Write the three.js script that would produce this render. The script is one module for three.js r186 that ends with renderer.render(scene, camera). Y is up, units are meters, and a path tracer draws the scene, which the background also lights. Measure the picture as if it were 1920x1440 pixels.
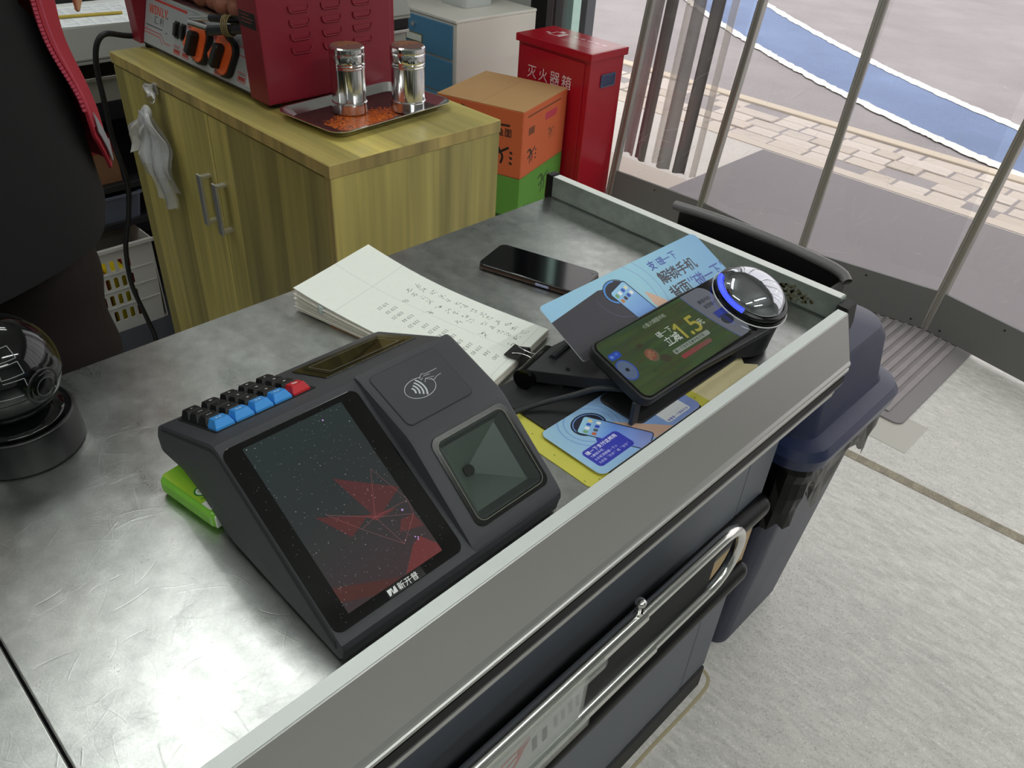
import * as THREE from 'three';
import { RoundedBoxGeometry } from 'three/addons/geometries/RoundedBoxGeometry.js';
import { mergeGeometries, toCreasedNormals, mergeVertices } from 'three/addons/utils/BufferGeometryUtils.js';
import { MarchingCubes } from 'three/addons/objects/MarchingCubes.js';
import { RectAreaLightUniformsLib } from 'three/addons/lights/RectAreaLightUniformsLib.js';
import { Brush, Evaluator, SUBTRACTION } from 'three-bvh-csg';

// ---------------------------------------------------------------- camera, sky, lamps, exposure
const scene = new THREE.Scene();
const renderer = new THREE.WebGLRenderer({ antialias: true });
renderer.toneMapping = THREE.LinearToneMapping;
renderer.toneMappingExposure = 1.25;
renderer.shadowMap.enabled = true;
const camera = new THREE.PerspectiveCamera(51.466, 4 / 3, 0.05, 200);
camera.position.set(0, 1.35, 0);
camera.up.set(0.3878, 0.8028, -0.4529);
camera.lookAt(0.59406, 1.35 - 0.59337, -0.54314);
scene.background = new THREE.Color().setRGB(1.28, 1.25, 1.24);       // bright overcast sky
RectAreaLightUniformsLib.init();
const LAMP = [0.97, 1.0, 0.97];
const TUBES = [ // centre, length, turn about y (0 = along x)
  [0.75, -1.55, 1.5, 0.10, 0.5], [0.75, -1.78, 1.5, 0.10, 0.5], [0.66, -2.75, 1.2, Math.PI / 2 - 0.05, 0.45],
  [-0.7, 0.9, 1.5, 0, 1.2], [1.3, 0.8, 1.5, 0, 1.35], [0.2, 1.9, 1.5, 0, 1.2], [-1.6, -1.0, 1.5, Math.PI / 2, 1.2],
];
const TUBE_Y = 2.72, TUBE_POWER = 30;

// ---------------------------------------------------------------- helpers
const V = (x, y, z) => new THREE.Vector3(x, y, z);
const rgb = (r, g, b) => new THREE.Color().setRGB(r, g, b);
let seed = 7;
const rnd = () => { seed = (seed * 1664525 + 1013904223) >>> 0; return seed / 4294967296; };
const used = new Map();
const numbered = (n) => { const k = used.get(n) ?? 0; used.set(n, k + 1); return k ? n + '_' + String(k).padStart(3, '0') : n; };
function mat(c, rough = 0.5, o = {}) {
  const { metal = 0, ...rest } = o;
  const color = c && c.isColor ? c : new THREE.Color(c);
  return new THREE.MeshPhysicalMaterial({ color, roughness: rough, metalness: metal, ...rest });
}
function put(o) { o.traverse((m) => { if (m.isMesh) { m.castShadow = true; m.receiveShadow = true; } }); return o; }
function thing(name, label, category, group) {
  const g = new THREE.Group(); g.name = numbered(name); g.userData = { label, category };
  if (group) g.userData.group = group;
  scene.add(g); return g;
}
function part(name, geo, m, parent, label) {
  const o = new THREE.Mesh(geo, m); o.name = name; o.castShadow = o.receiveShadow = true;
  if (label) o.userData.label = label;
  parent.add(o); return o;
}
function solo(name, geo, m, label, category, group) {
  const o = new THREE.Mesh(geo, m); o.name = numbered(name); o.castShadow = o.receiveShadow = true;
  o.userData = { label, category }; if (group) o.userData.group = group;
  scene.add(o); return o;
}
function struct(name, geo, m, label) {
  const o = new THREE.Mesh(geo, m); o.name = name; o.castShadow = o.receiveShadow = true;
  o.userData = { kind: 'structure', label, category: name.split('_')[0] }; scene.add(o); return o;
}
// uv in metres from the dominant axis of each vertex normal
function metric(geo, s = 1) {
  const g = geo.index ? geo.toNonIndexed() : geo, p = g.attributes.position, n = g.attributes.normal, uv = new Float32Array(p.count * 2);
  for (let i = 0; i < p.count; i++) {
    const ax = Math.abs(n.getX(i)), ay = Math.abs(n.getY(i)), az = Math.abs(n.getZ(i));
    const x = p.getX(i), y = p.getY(i), z = p.getZ(i);
    if (ay >= ax && ay >= az) { uv[2 * i] = x * s; uv[2 * i + 1] = z * s; }
    else if (ax >= az) { uv[2 * i] = z * s; uv[2 * i + 1] = y * s; }
    else { uv[2 * i] = x * s; uv[2 * i + 1] = y * s; }
  }
  g.setAttribute('uv', new THREE.BufferAttribute(uv, 2)); return g;
}
// box given by its limits
function box(x0, x1, y0, y1, z0, z1, r = 0) {
  const w = x1 - x0, h = y1 - y0, d = z1 - z0;
  const g = r > 0 ? new RoundedBoxGeometry(w, h, d, 2, Math.min(r, w / 2.01, h / 2.01, d / 2.01)) : new THREE.BoxGeometry(w, h, d);
  g.translate((x0 + x1) / 2, (y0 + y1) / 2, (z0 + z1) / 2); return g;
}
const mbox = (...a) => metric(box(...a));
// extrude a profile of [z, y] points along x
function extrudeX(pts, x0, x1, bevel = 0, curveSegments = 8) {
  const s = pts.isShape ? pts : new THREE.Shape(pts.map(([z, y]) => new THREE.Vector2(-z, y)));
  const g = new THREE.ExtrudeGeometry(s, { depth: x1 - x0 - 2 * bevel, bevelEnabled: bevel > 0, bevelThickness: bevel, bevelSize: bevel, bevelOffset: -bevel, bevelSegments: 2, curveSegments });
  g.translate(0, 0, x0 + bevel); g.rotateY(Math.PI / 2); return g;
}
// extrude a profile of [x, y] points along z
function extrudeZ(pts, z0, z1, bevel = 0) {
  const s = new THREE.Shape(pts.map(([x, y]) => new THREE.Vector2(x, y)));
  const g = new THREE.ExtrudeGeometry(s, { depth: z1 - z0 - 2 * bevel, bevelEnabled: bevel > 0, bevelThickness: bevel, bevelSize: bevel, bevelOffset: -bevel, bevelSegments: 2 });
  g.translate(0, 0, z0 + bevel); return g;
}
function roundShape(x0, y0, w, h, r) {
  const rr = Array.isArray(r) ? r : [r, r, r, r], s = new THREE.Shape();   // corners: bl, br, tr, tl
  s.moveTo(x0 + rr[0], y0); s.lineTo(x0 + w - rr[1], y0); s.absarc(x0 + w - rr[1], y0 + rr[1], rr[1], -Math.PI / 2, 0, false);
  s.lineTo(x0 + w, y0 + h - rr[2]); s.absarc(x0 + w - rr[2], y0 + h - rr[2], rr[2], 0, Math.PI / 2, false);
  s.lineTo(x0 + rr[3], y0 + h); s.absarc(x0 + rr[3], y0 + h - rr[3], rr[3], Math.PI / 2, Math.PI, false);
  s.lineTo(x0, y0 + rr[0]); s.absarc(x0 + rr[0], y0 + rr[0], rr[0], Math.PI, Math.PI * 1.5, false);
  return s;
}
function plateOf(shape, t, bevel = 0) {
  return new THREE.ExtrudeGeometry(shape, { depth: t - 2 * bevel, bevelEnabled: bevel > 0, bevelThickness: bevel, bevelSize: bevel, bevelOffset: -bevel, bevelSegments: 2, curveSegments: 10 }).translate(0, 0, bevel);
}
// a flat printed face: uv runs 0..1 over the box x0..x0+w, y0..y0+h
function face(shape, x0, y0, w, h, z = 0) {
  const g = new THREE.ShapeGeometry(shape, 12), p = g.attributes.position, uv = g.attributes.uv;
  for (let i = 0; i < p.count; i++) uv.setXY(i, (p.getX(i) - x0) / w, (p.getY(i) - y0) / h);
  g.translate(0, 0, z); return g;
}
// give a group the frame with origin o, x axis ux, y axis uy (orthonormal), z = ux x uy
function frame(g, o, ux, uy) {
  const x = V(...ux).normalize(), y = V(...uy).normalize(), z = new THREE.Vector3().crossVectors(x, y);
  g.quaternion.setFromRotationMatrix(new THREE.Matrix4().makeBasis(x, y, z)); g.position.set(...o); return g;
}
function tube(pts, r, seg = 40, rad = 8, closed = false, tension = 0.5) {
  return new THREE.TubeGeometry(new THREE.CatmullRomCurve3(pts.map((p) => V(...p)), closed, 'catmullrom', tension), seg, r, rad, closed);
}
function rod(a, b, r, rad = 12, r2 = r) {
  const A = V(...a), B = V(...b), d = B.clone().sub(A), g = new THREE.CylinderGeometry(r2, r, d.length(), rad);
  g.translate(0, d.length() / 2, 0); g.applyQuaternion(new THREE.Quaternion().setFromUnitVectors(V(0, 1, 0), d.normalize())); g.translate(...a); return g;
}
const lathe = (pts, seg = 40) => new THREE.LatheGeometry(pts.map(([r, y]) => new THREE.Vector2(r, y)), seg);
const plain = (g) => { const n = g.index ? g.toNonIndexed() : g; for (const k of Object.keys(n.attributes)) if (!['position', 'normal', 'uv'].includes(k)) n.deleteAttribute(k); return n; };
const join = (...gs) => mergeGeometries(gs.map(plain));
// loft of rings (arrays of [x,y,z] with equal length), closed rings, optional caps
function loft(rings, { caps = true, closed = true } = {}) {
  const n = rings[0].length, pos = [], idx = [], uv = [];
  rings.forEach((r, j) => r.forEach((p, i) => { pos.push(...p); uv.push(i / n, j / (rings.length - 1)); }));
  for (let j = 0; j < rings.length - 1; j++) for (let i = 0; i < (closed ? n : n - 1); i++) {
    const a = j * n + i, b = j * n + (i + 1) % n, c = a + n, d = b + n; idx.push(a, b, d, a, d, c);
  }
  if (caps && closed) for (const j of [0, rings.length - 1]) {
    const c = [0, 0, 0]; rings[j].forEach((p) => p.forEach((v, k) => (c[k] += v / n)));
    const base = pos.length / 3; pos.push(...c); uv.push(0.5, 0.5);
    rings[j].forEach((p) => { pos.push(...p); uv.push(0.5, 0.5); });
    for (let i = 0; i < n; i++) { const a = base + 1 + i, b = base + 1 + (i + 1) % n; j ? idx.push(base, a, b) : idx.push(base, b, a); }
  }
  const g = new THREE.BufferGeometry();
  g.setAttribute('position', new THREE.Float32BufferAttribute(pos, 3)); g.setAttribute('uv', new THREE.Float32BufferAttribute(uv, 2));
  g.setIndex(idx); g.computeVertexNormals(); return g;
}
// parametric sheet with thickness
function sheet(fn, nu, nv, t = 0.001) {
  const P = [], N = [], e = 1e-3;
  for (let j = 0; j <= nv; j++) for (let i = 0; i <= nu; i++) {
    const u = i / nu, v = j / nv, p = V(...fn(u, v)), a = V(...fn(Math.min(1, u + e), v)).sub(V(...fn(Math.max(0, u - e), v))), b = V(...fn(u, Math.min(1, v + e))).sub(V(...fn(u, Math.max(0, v - e))));
    P.push(p); N.push(a.cross(b).normalize());
  }
  const w = nu + 1, K = w * (nv + 1), pos = [], uv = [], idx = [];
  for (const s of [0.5, -0.5]) P.forEach((p, k) => { pos.push(p.x + N[k].x * s * t, p.y + N[k].y * s * t, p.z + N[k].z * s * t); uv.push((k % w) / nu, Math.floor(k / w) / nv); });
  for (let j = 0; j < nv; j++) for (let i = 0; i < nu; i++) { const a = j * w + i, b = a + 1, c = a + w, d = c + 1; idx.push(a, b, d, a, d, c, K + a, K + d, K + b, K + a, K + c, K + d); }
  const rim = []; for (let i = 0; i < nu; i++) rim.push([i, i + 1]); for (let j = 0; j < nv; j++) rim.push([j * w + nu, (j + 1) * w + nu]);
  for (let i = nu; i > 0; i--) rim.push([nv * w + i, nv * w + i - 1]); for (let j = nv; j > 0; j--) rim.push([j * w, (j - 1) * w]);
  for (const [a, b] of rim) idx.push(a, K + b, b, a, K + a, K + b);
  const g = new THREE.BufferGeometry();
  g.setAttribute('position', new THREE.Float32BufferAttribute(pos, 3)); g.setAttribute('uv', new THREE.Float32BufferAttribute(uv, 2)); g.setIndex(idx);
  return toCreasedNormals(g, 0.9);
}
// smooth field -> mesh
function fieldMesh(min, max, cell, fn) {
  const c = [0, 1, 2].map((k) => (min[k] + max[k]) / 2), half = Math.max(...[0, 1, 2].map((k) => (max[k] - min[k]) / 2)) + 3 * cell, n = Math.min(110, Math.ceil(2 * half / cell));
  const mc = new MarchingCubes(n, new THREE.MeshStandardMaterial(), false, false, 120000); mc.isolation = 0;
  const h = n / 2;
  for (let k = 0; k < n; k++) for (let j = 0; j < n; j++) for (let i = 0; i < n; i++)
    mc.field[i + j * n + k * n * n] = -fn(c[0] + ((i - h) / h) * half, c[1] + ((j - h) / h) * half, c[2] + ((k - h) / h) * half);
  mc.update();
  const g = new THREE.BufferGeometry(), pos = new Float32Array(mc.count * 3), nor = new Float32Array(mc.count * 3);
  for (let i = 0; i < mc.count; i++) for (let k = 0; k < 3; k++) { pos[3 * i + k] = mc.positionArray[3 * i + k] * half + c[k]; nor[3 * i + k] = mc.normalArray[3 * i + k]; }
  g.setAttribute('position', new THREE.BufferAttribute(pos, 3)); 
  const w = mergeVertices(g, cell * 0.02); w.computeVertexNormals(); return w;
}
const capsule = (p, a, b, ra, rb) => {
  const ab = [b[0] - a[0], b[1] - a[1], b[2] - a[2]], ap = [p[0] - a[0], p[1] - a[1], p[2] - a[2]];
  const t = Math.max(0, Math.min(1, (ap[0] * ab[0] + ap[1] * ab[1] + ap[2] * ab[2]) / (ab[0] ** 2 + ab[1] ** 2 + ab[2] ** 2 + 1e-9)));
  return Math.hypot(ap[0] - ab[0] * t, ap[1] - ab[1] * t, ap[2] - ab[2] * t) - (ra + (rb - ra) * t);
};
const smin = (a, b, k) => { const h = Math.max(0, Math.min(1, 0.5 + 0.5 * (b - a) / k)); return b + (a - b) * h - k * h * (1 - h); };

// ---------------------------------------------------------------- noise and textures
const hash = (x, y, s = 0) => { let h = Math.imul(x | 0, 374761393) ^ Math.imul(y | 0, 668265263) ^ Math.imul((s | 0) + 11, 974711); h = Math.imul(h ^ (h >>> 13), 1274126177); return ((h ^ (h >>> 16)) >>> 0) / 4294967296; };
function vnoise(x, y, px, py, s) { // value noise, periodic in px, py cells
  const xi = Math.floor(x), yi = Math.floor(y), fx = x - xi, fy = y - yi, u = fx * fx * (3 - 2 * fx), v = fy * fy * (3 - 2 * fy), m = (a, b) => ((a % b) + b) % b;
  const a = hash(m(xi, px), m(yi, py), s), b = hash(m(xi + 1, px), m(yi, py), s), c = hash(m(xi, px), m(yi + 1, py), s), d = hash(m(xi + 1, px), m(yi + 1, py), s);
  return a + (b - a) * u + (c - a) * v + (a - b - c + d) * u * v;
}
function fbm(u, v, cx, cy, oct, s) { let a = 0, w = 0.5, t = 0; for (let o = 0; o < oct; o++) { a += w * vnoise(u * cx, v * cy, cx, cy, s + o); t += w; w *= 0.5; cx *= 2; cy *= 2; } return a / t; }
function tex(w, h, fn, { srgb = true, repeat } = {}) {
  const d = new Uint8Array(w * h * 4);
  for (let y = 0; y < h; y++) for (let x = 0; x < w; x++) { const c = fn(x / w, y / h, x, y), o = (y * w + x) * 4; for (let k = 0; k < 3; k++) d[o + k] = Math.max(0, Math.min(255, Math.round(c[k] * 255))); d[o + 3] = 255; }
  const t = new THREE.DataTexture(d, w, h); t.magFilter = t.minFilter = THREE.LinearFilter; t.wrapS = t.wrapT = THREE.RepeatWrapping;
  if (srgb) t.colorSpace = THREE.SRGBColorSpace; if (repeat) t.repeat.set(...repeat); t.needsUpdate = true; return t;
}
function canvasTex(w, h, draw, { srgb = true } = {}) {
  const c = document.createElement('canvas'); c.width = w; c.height = h; const x = c.getContext('2d'); draw(x, w, h);
  const t = new THREE.CanvasTexture(c); if (srgb) t.colorSpace = THREE.SRGBColorSpace; t.needsUpdate = true; return t;
}
// scratches drawn on a canvas
function scratches(x, w, h, n, len, alpha, tone, bend = 0.4, dir = null) {
  for (let i = 0; i < n; i++) {
    const a = dir === null ? rnd() * Math.PI * 2 : dir + (rnd() - 0.5) * 0.5, L = len * (0.3 + rnd()), px = rnd() * w, py = rnd() * h, b = (rnd() - 0.5) * bend * L;
    x.strokeStyle = `rgba(${tone},${tone},${tone},${alpha * rnd()})`; x.lineWidth = 0.6 + rnd() * 0.8; x.beginPath(); x.moveTo(px, py);
    x.quadraticCurveTo(px + Math.cos(a) * L / 2 - Math.sin(a) * b, py + Math.sin(a) * L / 2 + Math.cos(a) * b, px + Math.cos(a) * L, py + Math.sin(a) * L); x.stroke();
  }
}
// ---------------------------------------------------------------- stroke lettering (each character a list of polylines on a 10 x 10 square, y down)
const WOOD_L = [[0.3, 2.8, 4.2, 2.8], [2.3, 0.2, 2.3, 9.8], [2.3, 3.2, 0.3, 6.8], [2.3, 3.8, 4.2, 6]];
const GLYPH = {
  一: [[0.5, 5, 9.5, 5]],
  下: [[0.5, 1, 9.5, 1], [5, 1, 5, 9.8], [5, 3.5, 8, 5.5]],
  支: [[1, 2.2, 9, 2.2], [5, 0.3, 5, 4.5], [1.5, 4.5, 8, 4.5, 6.5, 6.5, 4, 8.5, 1, 9.7], [2.5, 5.5, 5, 7.8, 9, 9.7]],
  碰: [[0.3, 1.5, 4, 1.5], [2, 1.5, 0.5, 5.5], [1.2, 4.8, 3.6, 4.8, 3.6, 8.5, 1.2, 8.5, 1.2, 4.8], [5.5, 0.3, 6.2, 1.6], [8.6, 0.3, 8, 1.6], [4.5, 2.2, 9.8, 2.2], [6.2, 2.2, 6.2, 8.8], [8, 2.2, 8, 8.8], [4.8, 4, 5.6, 6.5], [9.5, 4, 8.7, 6.5], [4.2, 9, 10, 9]],
  解: [[2, 0.2, 0.5, 2.5], [1.5, 1.2, 3.5, 1.2, 2.8, 2.6], [0.9, 2.6, 4.3, 2.6, 4.3, 9.3, 3.5, 9.3], [0.9, 2.6, 0.9, 6.5, 0.3, 9.5], [1, 4.6, 4.3, 4.6], [1, 6.6, 4.3, 6.6], [2.6, 2.6, 2.6, 8.5], [5, 1, 9.3, 1, 9.1, 3.8, 8.2, 3.6], [7, 1, 6.6, 2.8, 5, 4.2], [6, 4.8, 5.4, 6.4], [5.5, 5.8, 9.5, 5.8], [5, 7.6, 10, 7.6], [7.5, 4.6, 7.5, 9.9]],
  锁: [[2, 0.2, 0.3, 3], [1.2, 2, 4, 2], [0.6, 4, 3.8, 4], [0.4, 6, 4, 6], [2.2, 4, 2.2, 9.3, 4, 8], [7.2, 0.2, 7.2, 2.8], [5.3, 0.8, 6, 2.2], [9.2, 0.8, 8.5, 2.2], [5.2, 3.2, 9.3, 3.2, 9.3, 7.2], [5.2, 3.2, 5.2, 7.2], [7.2, 4.4, 7.2, 6.8, 5, 9.7], [7.8, 7.6, 9.8, 9.6]],
  手: [[8, 0.4, 5, 1.2, 2, 1.5], [1.2, 3.6, 8.8, 3.6], [0.3, 6, 9.7, 6], [5, 1.2, 5, 9, 3.8, 9.6]],
  机: [...WOOD_L, [5.4, 1, 5.4, 6, 4.4, 9.7], [5.4, 1, 8.2, 1, 8.2, 8.6, 8.8, 9.2, 9.8, 9.2, 9.9, 7.6]],
  背: [[3.5, 0.3, 3.5, 4.2], [0.8, 1.8, 3.5, 1.8], [0.4, 4, 3.5, 3.4], [6.2, 0.3, 6.2, 3.8, 9.4, 3.8, 9.4, 3], [9, 1, 6.2, 2.2], [2.4, 5, 7.8, 5, 7.8, 9.6, 6.8, 9.6], [2.4, 5, 2.4, 8, 1.8, 9.8], [2.4, 6.5, 7.8, 6.5], [2.4, 8, 7.8, 8]],
  面: [[0.5, 0.8, 9.5, 0.8], [4.8, 0.8, 4.2, 2.8], [1, 2.8, 9, 2.8, 9, 9.5, 1, 9.5, 1, 2.8], [3.7, 2.8, 3.7, 9.5], [6.3, 2.8, 6.3, 9.5], [3.7, 5, 6.3, 5], [3.7, 7.2, 6.3, 7.2]],
  立: [[5, 0.2, 5.4, 1.8], [1.2, 2.4, 8.8, 2.4], [3, 4, 3.8, 7.6], [7, 4, 6, 8.6], [0.4, 9, 9.6, 9]],
  减: [[0.5, 1.2, 1.5, 3], [0.4, 9, 2, 5.5], [2.8, 2, 9.6, 2], [3.2, 2, 3.2, 6, 2.2, 9.6], [4, 3.8, 6.3, 3.8], [4.2, 5, 6.2, 5, 6.2, 8, 4.2, 8, 4.2, 5], [7.2, 0.2, 7.6, 5, 8.6, 8.5, 9.7, 9.6, 9.8, 7.8], [9.4, 3.8, 8, 7.4, 6.4, 9.5], [8.4, 0.4, 9.3, 1.4]],
  元: [[2, 1.2, 8, 1.2], [0.6, 4, 9.4, 4], [3.8, 4, 3.4, 7, 1, 9.6], [6.2, 4, 6.2, 8.8, 7, 9.3, 9.2, 9.3, 9.4, 7.6]],
  新: [[2.5, 0.2, 2.8, 1], [0.6, 1.4, 4.6, 1.4], [1.6, 2.2, 2, 3.6], [3.8, 2.2, 3.2, 3.8], [0.3, 4.2, 4.9, 4.2], [0.5, 6, 4.7, 6], [2.6, 4.2, 2.6, 9.6], [2.4, 6.6, 0.6, 8.6], [2.9, 6.8, 4.4, 8.2], [8.8, 0.5, 5.8, 1.6], [5.8, 1.6, 5.8, 6, 5, 9.6], [5.8, 4.2, 9.8, 4.2], [8, 4.2, 8, 9.8]],
  开: [[1, 1.2, 9, 1.2], [0.3, 4.8, 9.7, 4.8], [3.4, 1.2, 3.4, 5.5, 1, 9.7], [6.8, 1.2, 6.8, 9.8]],
  普: [[3, 0.1, 3.6, 1.2], [7, 0.1, 6.4, 1.2], [1, 1.5, 9, 1.5], [3.7, 1.5, 3.7, 4], [6.3, 1.5, 6.3, 4], [1.6, 2.2, 2.4, 3.5], [8.4, 2.2, 7.6, 3.5], [0.3, 4.2, 9.7, 4.2], [2.2, 5.4, 7.8, 5.4, 7.8, 9.7, 2.2, 9.7, 2.2, 5.4], [2.2, 7.5, 7.8, 7.5]],
  灭: [[0.8, 0.9, 9.2, 0.9], [2, 3.4, 1.6, 5.6], [8.2, 3.2, 7, 5.4], [5, 1, 5, 4.5, 3.4, 7.5, 0.6, 9.7], [5, 4.5, 6.8, 7.6, 9.5, 9.7]],
  火: [[2, 3, 1.4, 5.5], [8.4, 2.6, 7, 5], [5, 0.3, 5, 4, 3.4, 7.4, 0.6, 9.7], [5, 4, 6.8, 7.4, 9.5, 9.7]],
  器: [[1, 0.3, 4, 0.3, 4, 2.8, 1, 2.8, 1, 0.3], [6, 0.3, 9, 0.3, 9, 2.8, 6, 2.8, 6, 0.3], [0.4, 4.8, 9.6, 4.8], [5, 3.4, 4, 5.4, 0.6, 6.6], [5.4, 5, 7, 5.8, 9.6, 6.5], [7, 3.4, 7.8, 4.2], [1, 7, 4, 7, 4, 9.6, 1, 9.6, 1, 7], [6, 7, 9, 7, 9, 9.6, 6, 9.6, 6, 7]],
  箱: [[2, 0.2, 0.6, 2.2], [1.4, 1.2, 4.4, 1.2], [2.6, 1.4, 3.2, 2.4], [6.6, 0.2, 5.4, 2.2], [6.2, 1.2, 9.6, 1.2], [7.4, 1.4, 8, 2.4], [0.3, 4.4, 4.4, 4.4], [2.3, 2.8, 2.3, 9.8], [2.2, 5, 0.4, 7.8], [2.5, 5.4, 4.2, 7], [5.4, 3.4, 9, 3.4, 9, 9.6, 5.4, 9.6, 5.4, 3.4], [5.4, 5.5, 9, 5.5], [5.4, 7.6, 9, 7.6]],
  付: [[3, 0.3, 0.3, 4.6], [1.8, 2.6, 1.8, 9.8], [3.8, 2.8, 9.8, 2.8], [7.8, 0.3, 7.8, 9, 6.6, 9.6], [4.8, 4.8, 6, 6.6]],
  这: [[1, 0.8, 2, 2], [0.4, 3.8, 2.2, 3.8, 2.2, 7.4, 0.4, 9], [1, 8.4, 4, 9.5, 9.8, 9.5], [6.2, 0.3, 6.6, 1.4], [3.6, 2, 9.4, 2], [8, 2, 6.6, 5.4, 3.6, 8], [4.4, 3.4, 8.8, 7.8]],
  样: [...WOOD_L, [5.6, 0.2, 6.2, 1.6], [8.8, 0.2, 8, 1.6], [4.8, 2.2, 9.6, 2.2], [5.2, 4.4, 9.2, 4.4], [4.4, 6.8, 10, 6.8], [7.2, 2.2, 7.2, 9.9]],
  用: [[1.6, 0.8, 8.6, 0.8, 8.6, 9.4, 7.4, 9.4], [1.6, 0.8, 1.6, 6, 0.5, 9.8], [1.6, 3.6, 8.6, 3.6], [1.6, 6.4, 8.6, 6.4], [5, 0.8, 5, 9.6]],
  汇: [[0.8, 0.8, 2, 2], [0.4, 3.6, 1.6, 4.8], [0.4, 9.4, 2.2, 6], [9.6, 1, 3.8, 1, 3.8, 9, 9.8, 9]],
  利: [[4.4, 0.4, 1, 1.6], [0.3, 3.4, 5.2, 3.4], [2.8, 1, 2.8, 9.8], [2.8, 3.6, 0.3, 7.4], [2.8, 4.4, 5, 6.6], [6.8, 1.2, 6.8, 6.6], [9.2, 0.3, 9.2, 9.2, 8, 9.6]],
  小: [[5, 0.4, 5, 9, 3.8, 9.4], [2.4, 3.4, 0.8, 7], [7.4, 3.2, 9.4, 6.8]],
  大: [[0.6, 3.4, 9.4, 3.4], [5, 0.4, 4.8, 4, 3.4, 7.4, 0.6, 9.6], [5.2, 4, 6.8, 7.4, 9.6, 9.6]],
  打: [[0.3, 2.8, 4, 2.8], [2.3, 0.4, 2.3, 9, 1.2, 9.5], [0.3, 6.6, 4, 5.4], [4.8, 1.6, 9.8, 1.6], [7.6, 1.6, 7.6, 9, 6.2, 9.5]],
  顶: [[0.4, 1.4, 4.2, 1.4], [2.6, 1.4, 2.6, 8.8, 1.6, 9.2], [4.8, 0.8, 9.8, 0.8], [7.2, 0.8, 6.8, 2.6], [5.4, 2.6, 9.2, 2.6, 9.2, 7.2], [5.4, 2.6, 5.4, 7.2], [7.3, 4, 7, 7, 5, 9.6], [7.8, 7.6, 9.6, 9.4]],
  部: [[2.8, 0.2, 3, 1.2], [0.8, 1.6, 5, 1.6], [1.8, 2.4, 2.2, 4], [4.2, 2.4, 3.6, 4.2], [0.3, 4.6, 5.4, 4.6], [1.2, 6, 4.6, 6, 4.6, 9.2, 1.2, 9.2, 1.2, 6], [6.6, 0.8, 6.6, 9.8], [6.6, 0.8, 9.4, 0.8, 8.2, 4, 9.6, 6, 8.8, 7.6, 7.6, 7.2]],
  点: [[5, 0.2, 5, 3.4], [5, 1.8, 9, 1.8], [2, 3.4, 8, 3.4, 8, 6.6, 2, 6.6, 2, 3.4], [1.6, 7.6, 0.8, 9.6], [3.8, 7.8, 4.2, 9.4], [6, 7.8, 6.6, 9.4], [8.2, 7.6, 9.4, 9.4]],
  击: [[1.6, 2, 8.4, 2], [0.5, 4.6, 9.5, 4.6], [5, 0.2, 5, 9.2], [1.6, 6, 1.6, 9.2, 8.4, 9.2, 8.4, 6]],
  或: [[0.6, 2, 9.4, 2], [1.2, 3.6, 4.4, 3.6, 4.4, 6.4, 1.2, 6.4, 1.2, 3.6], [0.5, 8.6, 5, 7.6], [6, 0.2, 6.6, 5, 8, 8.6, 9.5, 9.6, 9.7, 7.8], [8.8, 4, 7, 7.6, 5, 9.6], [7.6, 0.3, 8.6, 1.4]],
  看: [[8, 0.4, 2, 1], [1.4, 2.2, 8.8, 2.2], [0.5, 3.8, 9.5, 3.8], [4.6, 1, 3, 5, 0.6, 7], [3, 5.2, 8, 5.2, 8, 9.8, 3, 9.8, 3, 5.2], [3, 6.8, 8, 6.8], [3, 8.3, 8, 8.3]],
  查: [[0.8, 1.8, 9.2, 1.8], [5, 0.2, 5, 4.2], [4.6, 2, 0.8, 4.6], [5.4, 2, 9.2, 4.6], [2.6, 5, 7.4, 5, 7.4, 8.2, 2.6, 8.2, 2.6, 5], [2.6, 6.6, 7.4, 6.6], [0.6, 9.5, 9.4, 9.5]],
  使: [[3, 0.3, 0.4, 5], [1.8, 3, 1.8, 9.8], [3.6, 1.6, 9.6, 1.6], [4.4, 3, 8.8, 3, 8.8, 5.4, 4.4, 5.4, 4.4, 3], [6.6, 0.3, 6.4, 6, 3.4, 9.7], [4.4, 6.4, 6.6, 8.4, 9.8, 9.7]],
  方: [[4.8, 0.2, 5.2, 1.4], [0.5, 2.2, 9.5, 2.2], [4, 2.2, 3.6, 6, 1, 9.6], [3.8, 4.6, 8, 4.6, 7.4, 9.2, 5.8, 9.4]],
  法: [[0.8, 0.8, 2, 2], [0.4, 3.6, 1.6, 4.8], [0.4, 9.4, 2.2, 6], [3.6, 2.2, 9.2, 2.2], [6.4, 0.3, 6.4, 4.8], [3, 4.8, 9.8, 4.8], [6.2, 4.8, 4, 8.8, 8.8, 8.4], [7.8, 6.8, 9.6, 9.6]],
  心: [[1.6, 4, 0.8, 7.4], [3.4, 3, 3.4, 8.4, 4.2, 9.2, 7, 9.2, 7.4, 7.2], [5, 1.4, 6.2, 3.6], [8, 3, 9.4, 6]],
  鱼: [[3.6, 0.3, 1, 3.4], [2.8, 1.4, 6.6, 1.4, 5.6, 3.2], [1.6, 3.4, 8.4, 3.4, 8.4, 7.8, 1.6, 7.8, 1.6, 3.4], [5, 3.4, 5, 7.8], [1.6, 5.6, 8.4, 5.6], [0.5, 9.5, 9.5, 9.5]],
  计: [[1, 0.8, 2, 2], [0.4, 3.8, 2.2, 3.8, 2.2, 8.8, 3.6, 7.6], [4, 4, 9.8, 4], [7, 0.4, 7, 9.8]],
};
GLYPH['"'] = [[3, 0.5, 2.4, 3], [6, 0.5, 5.4, 3]];
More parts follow.
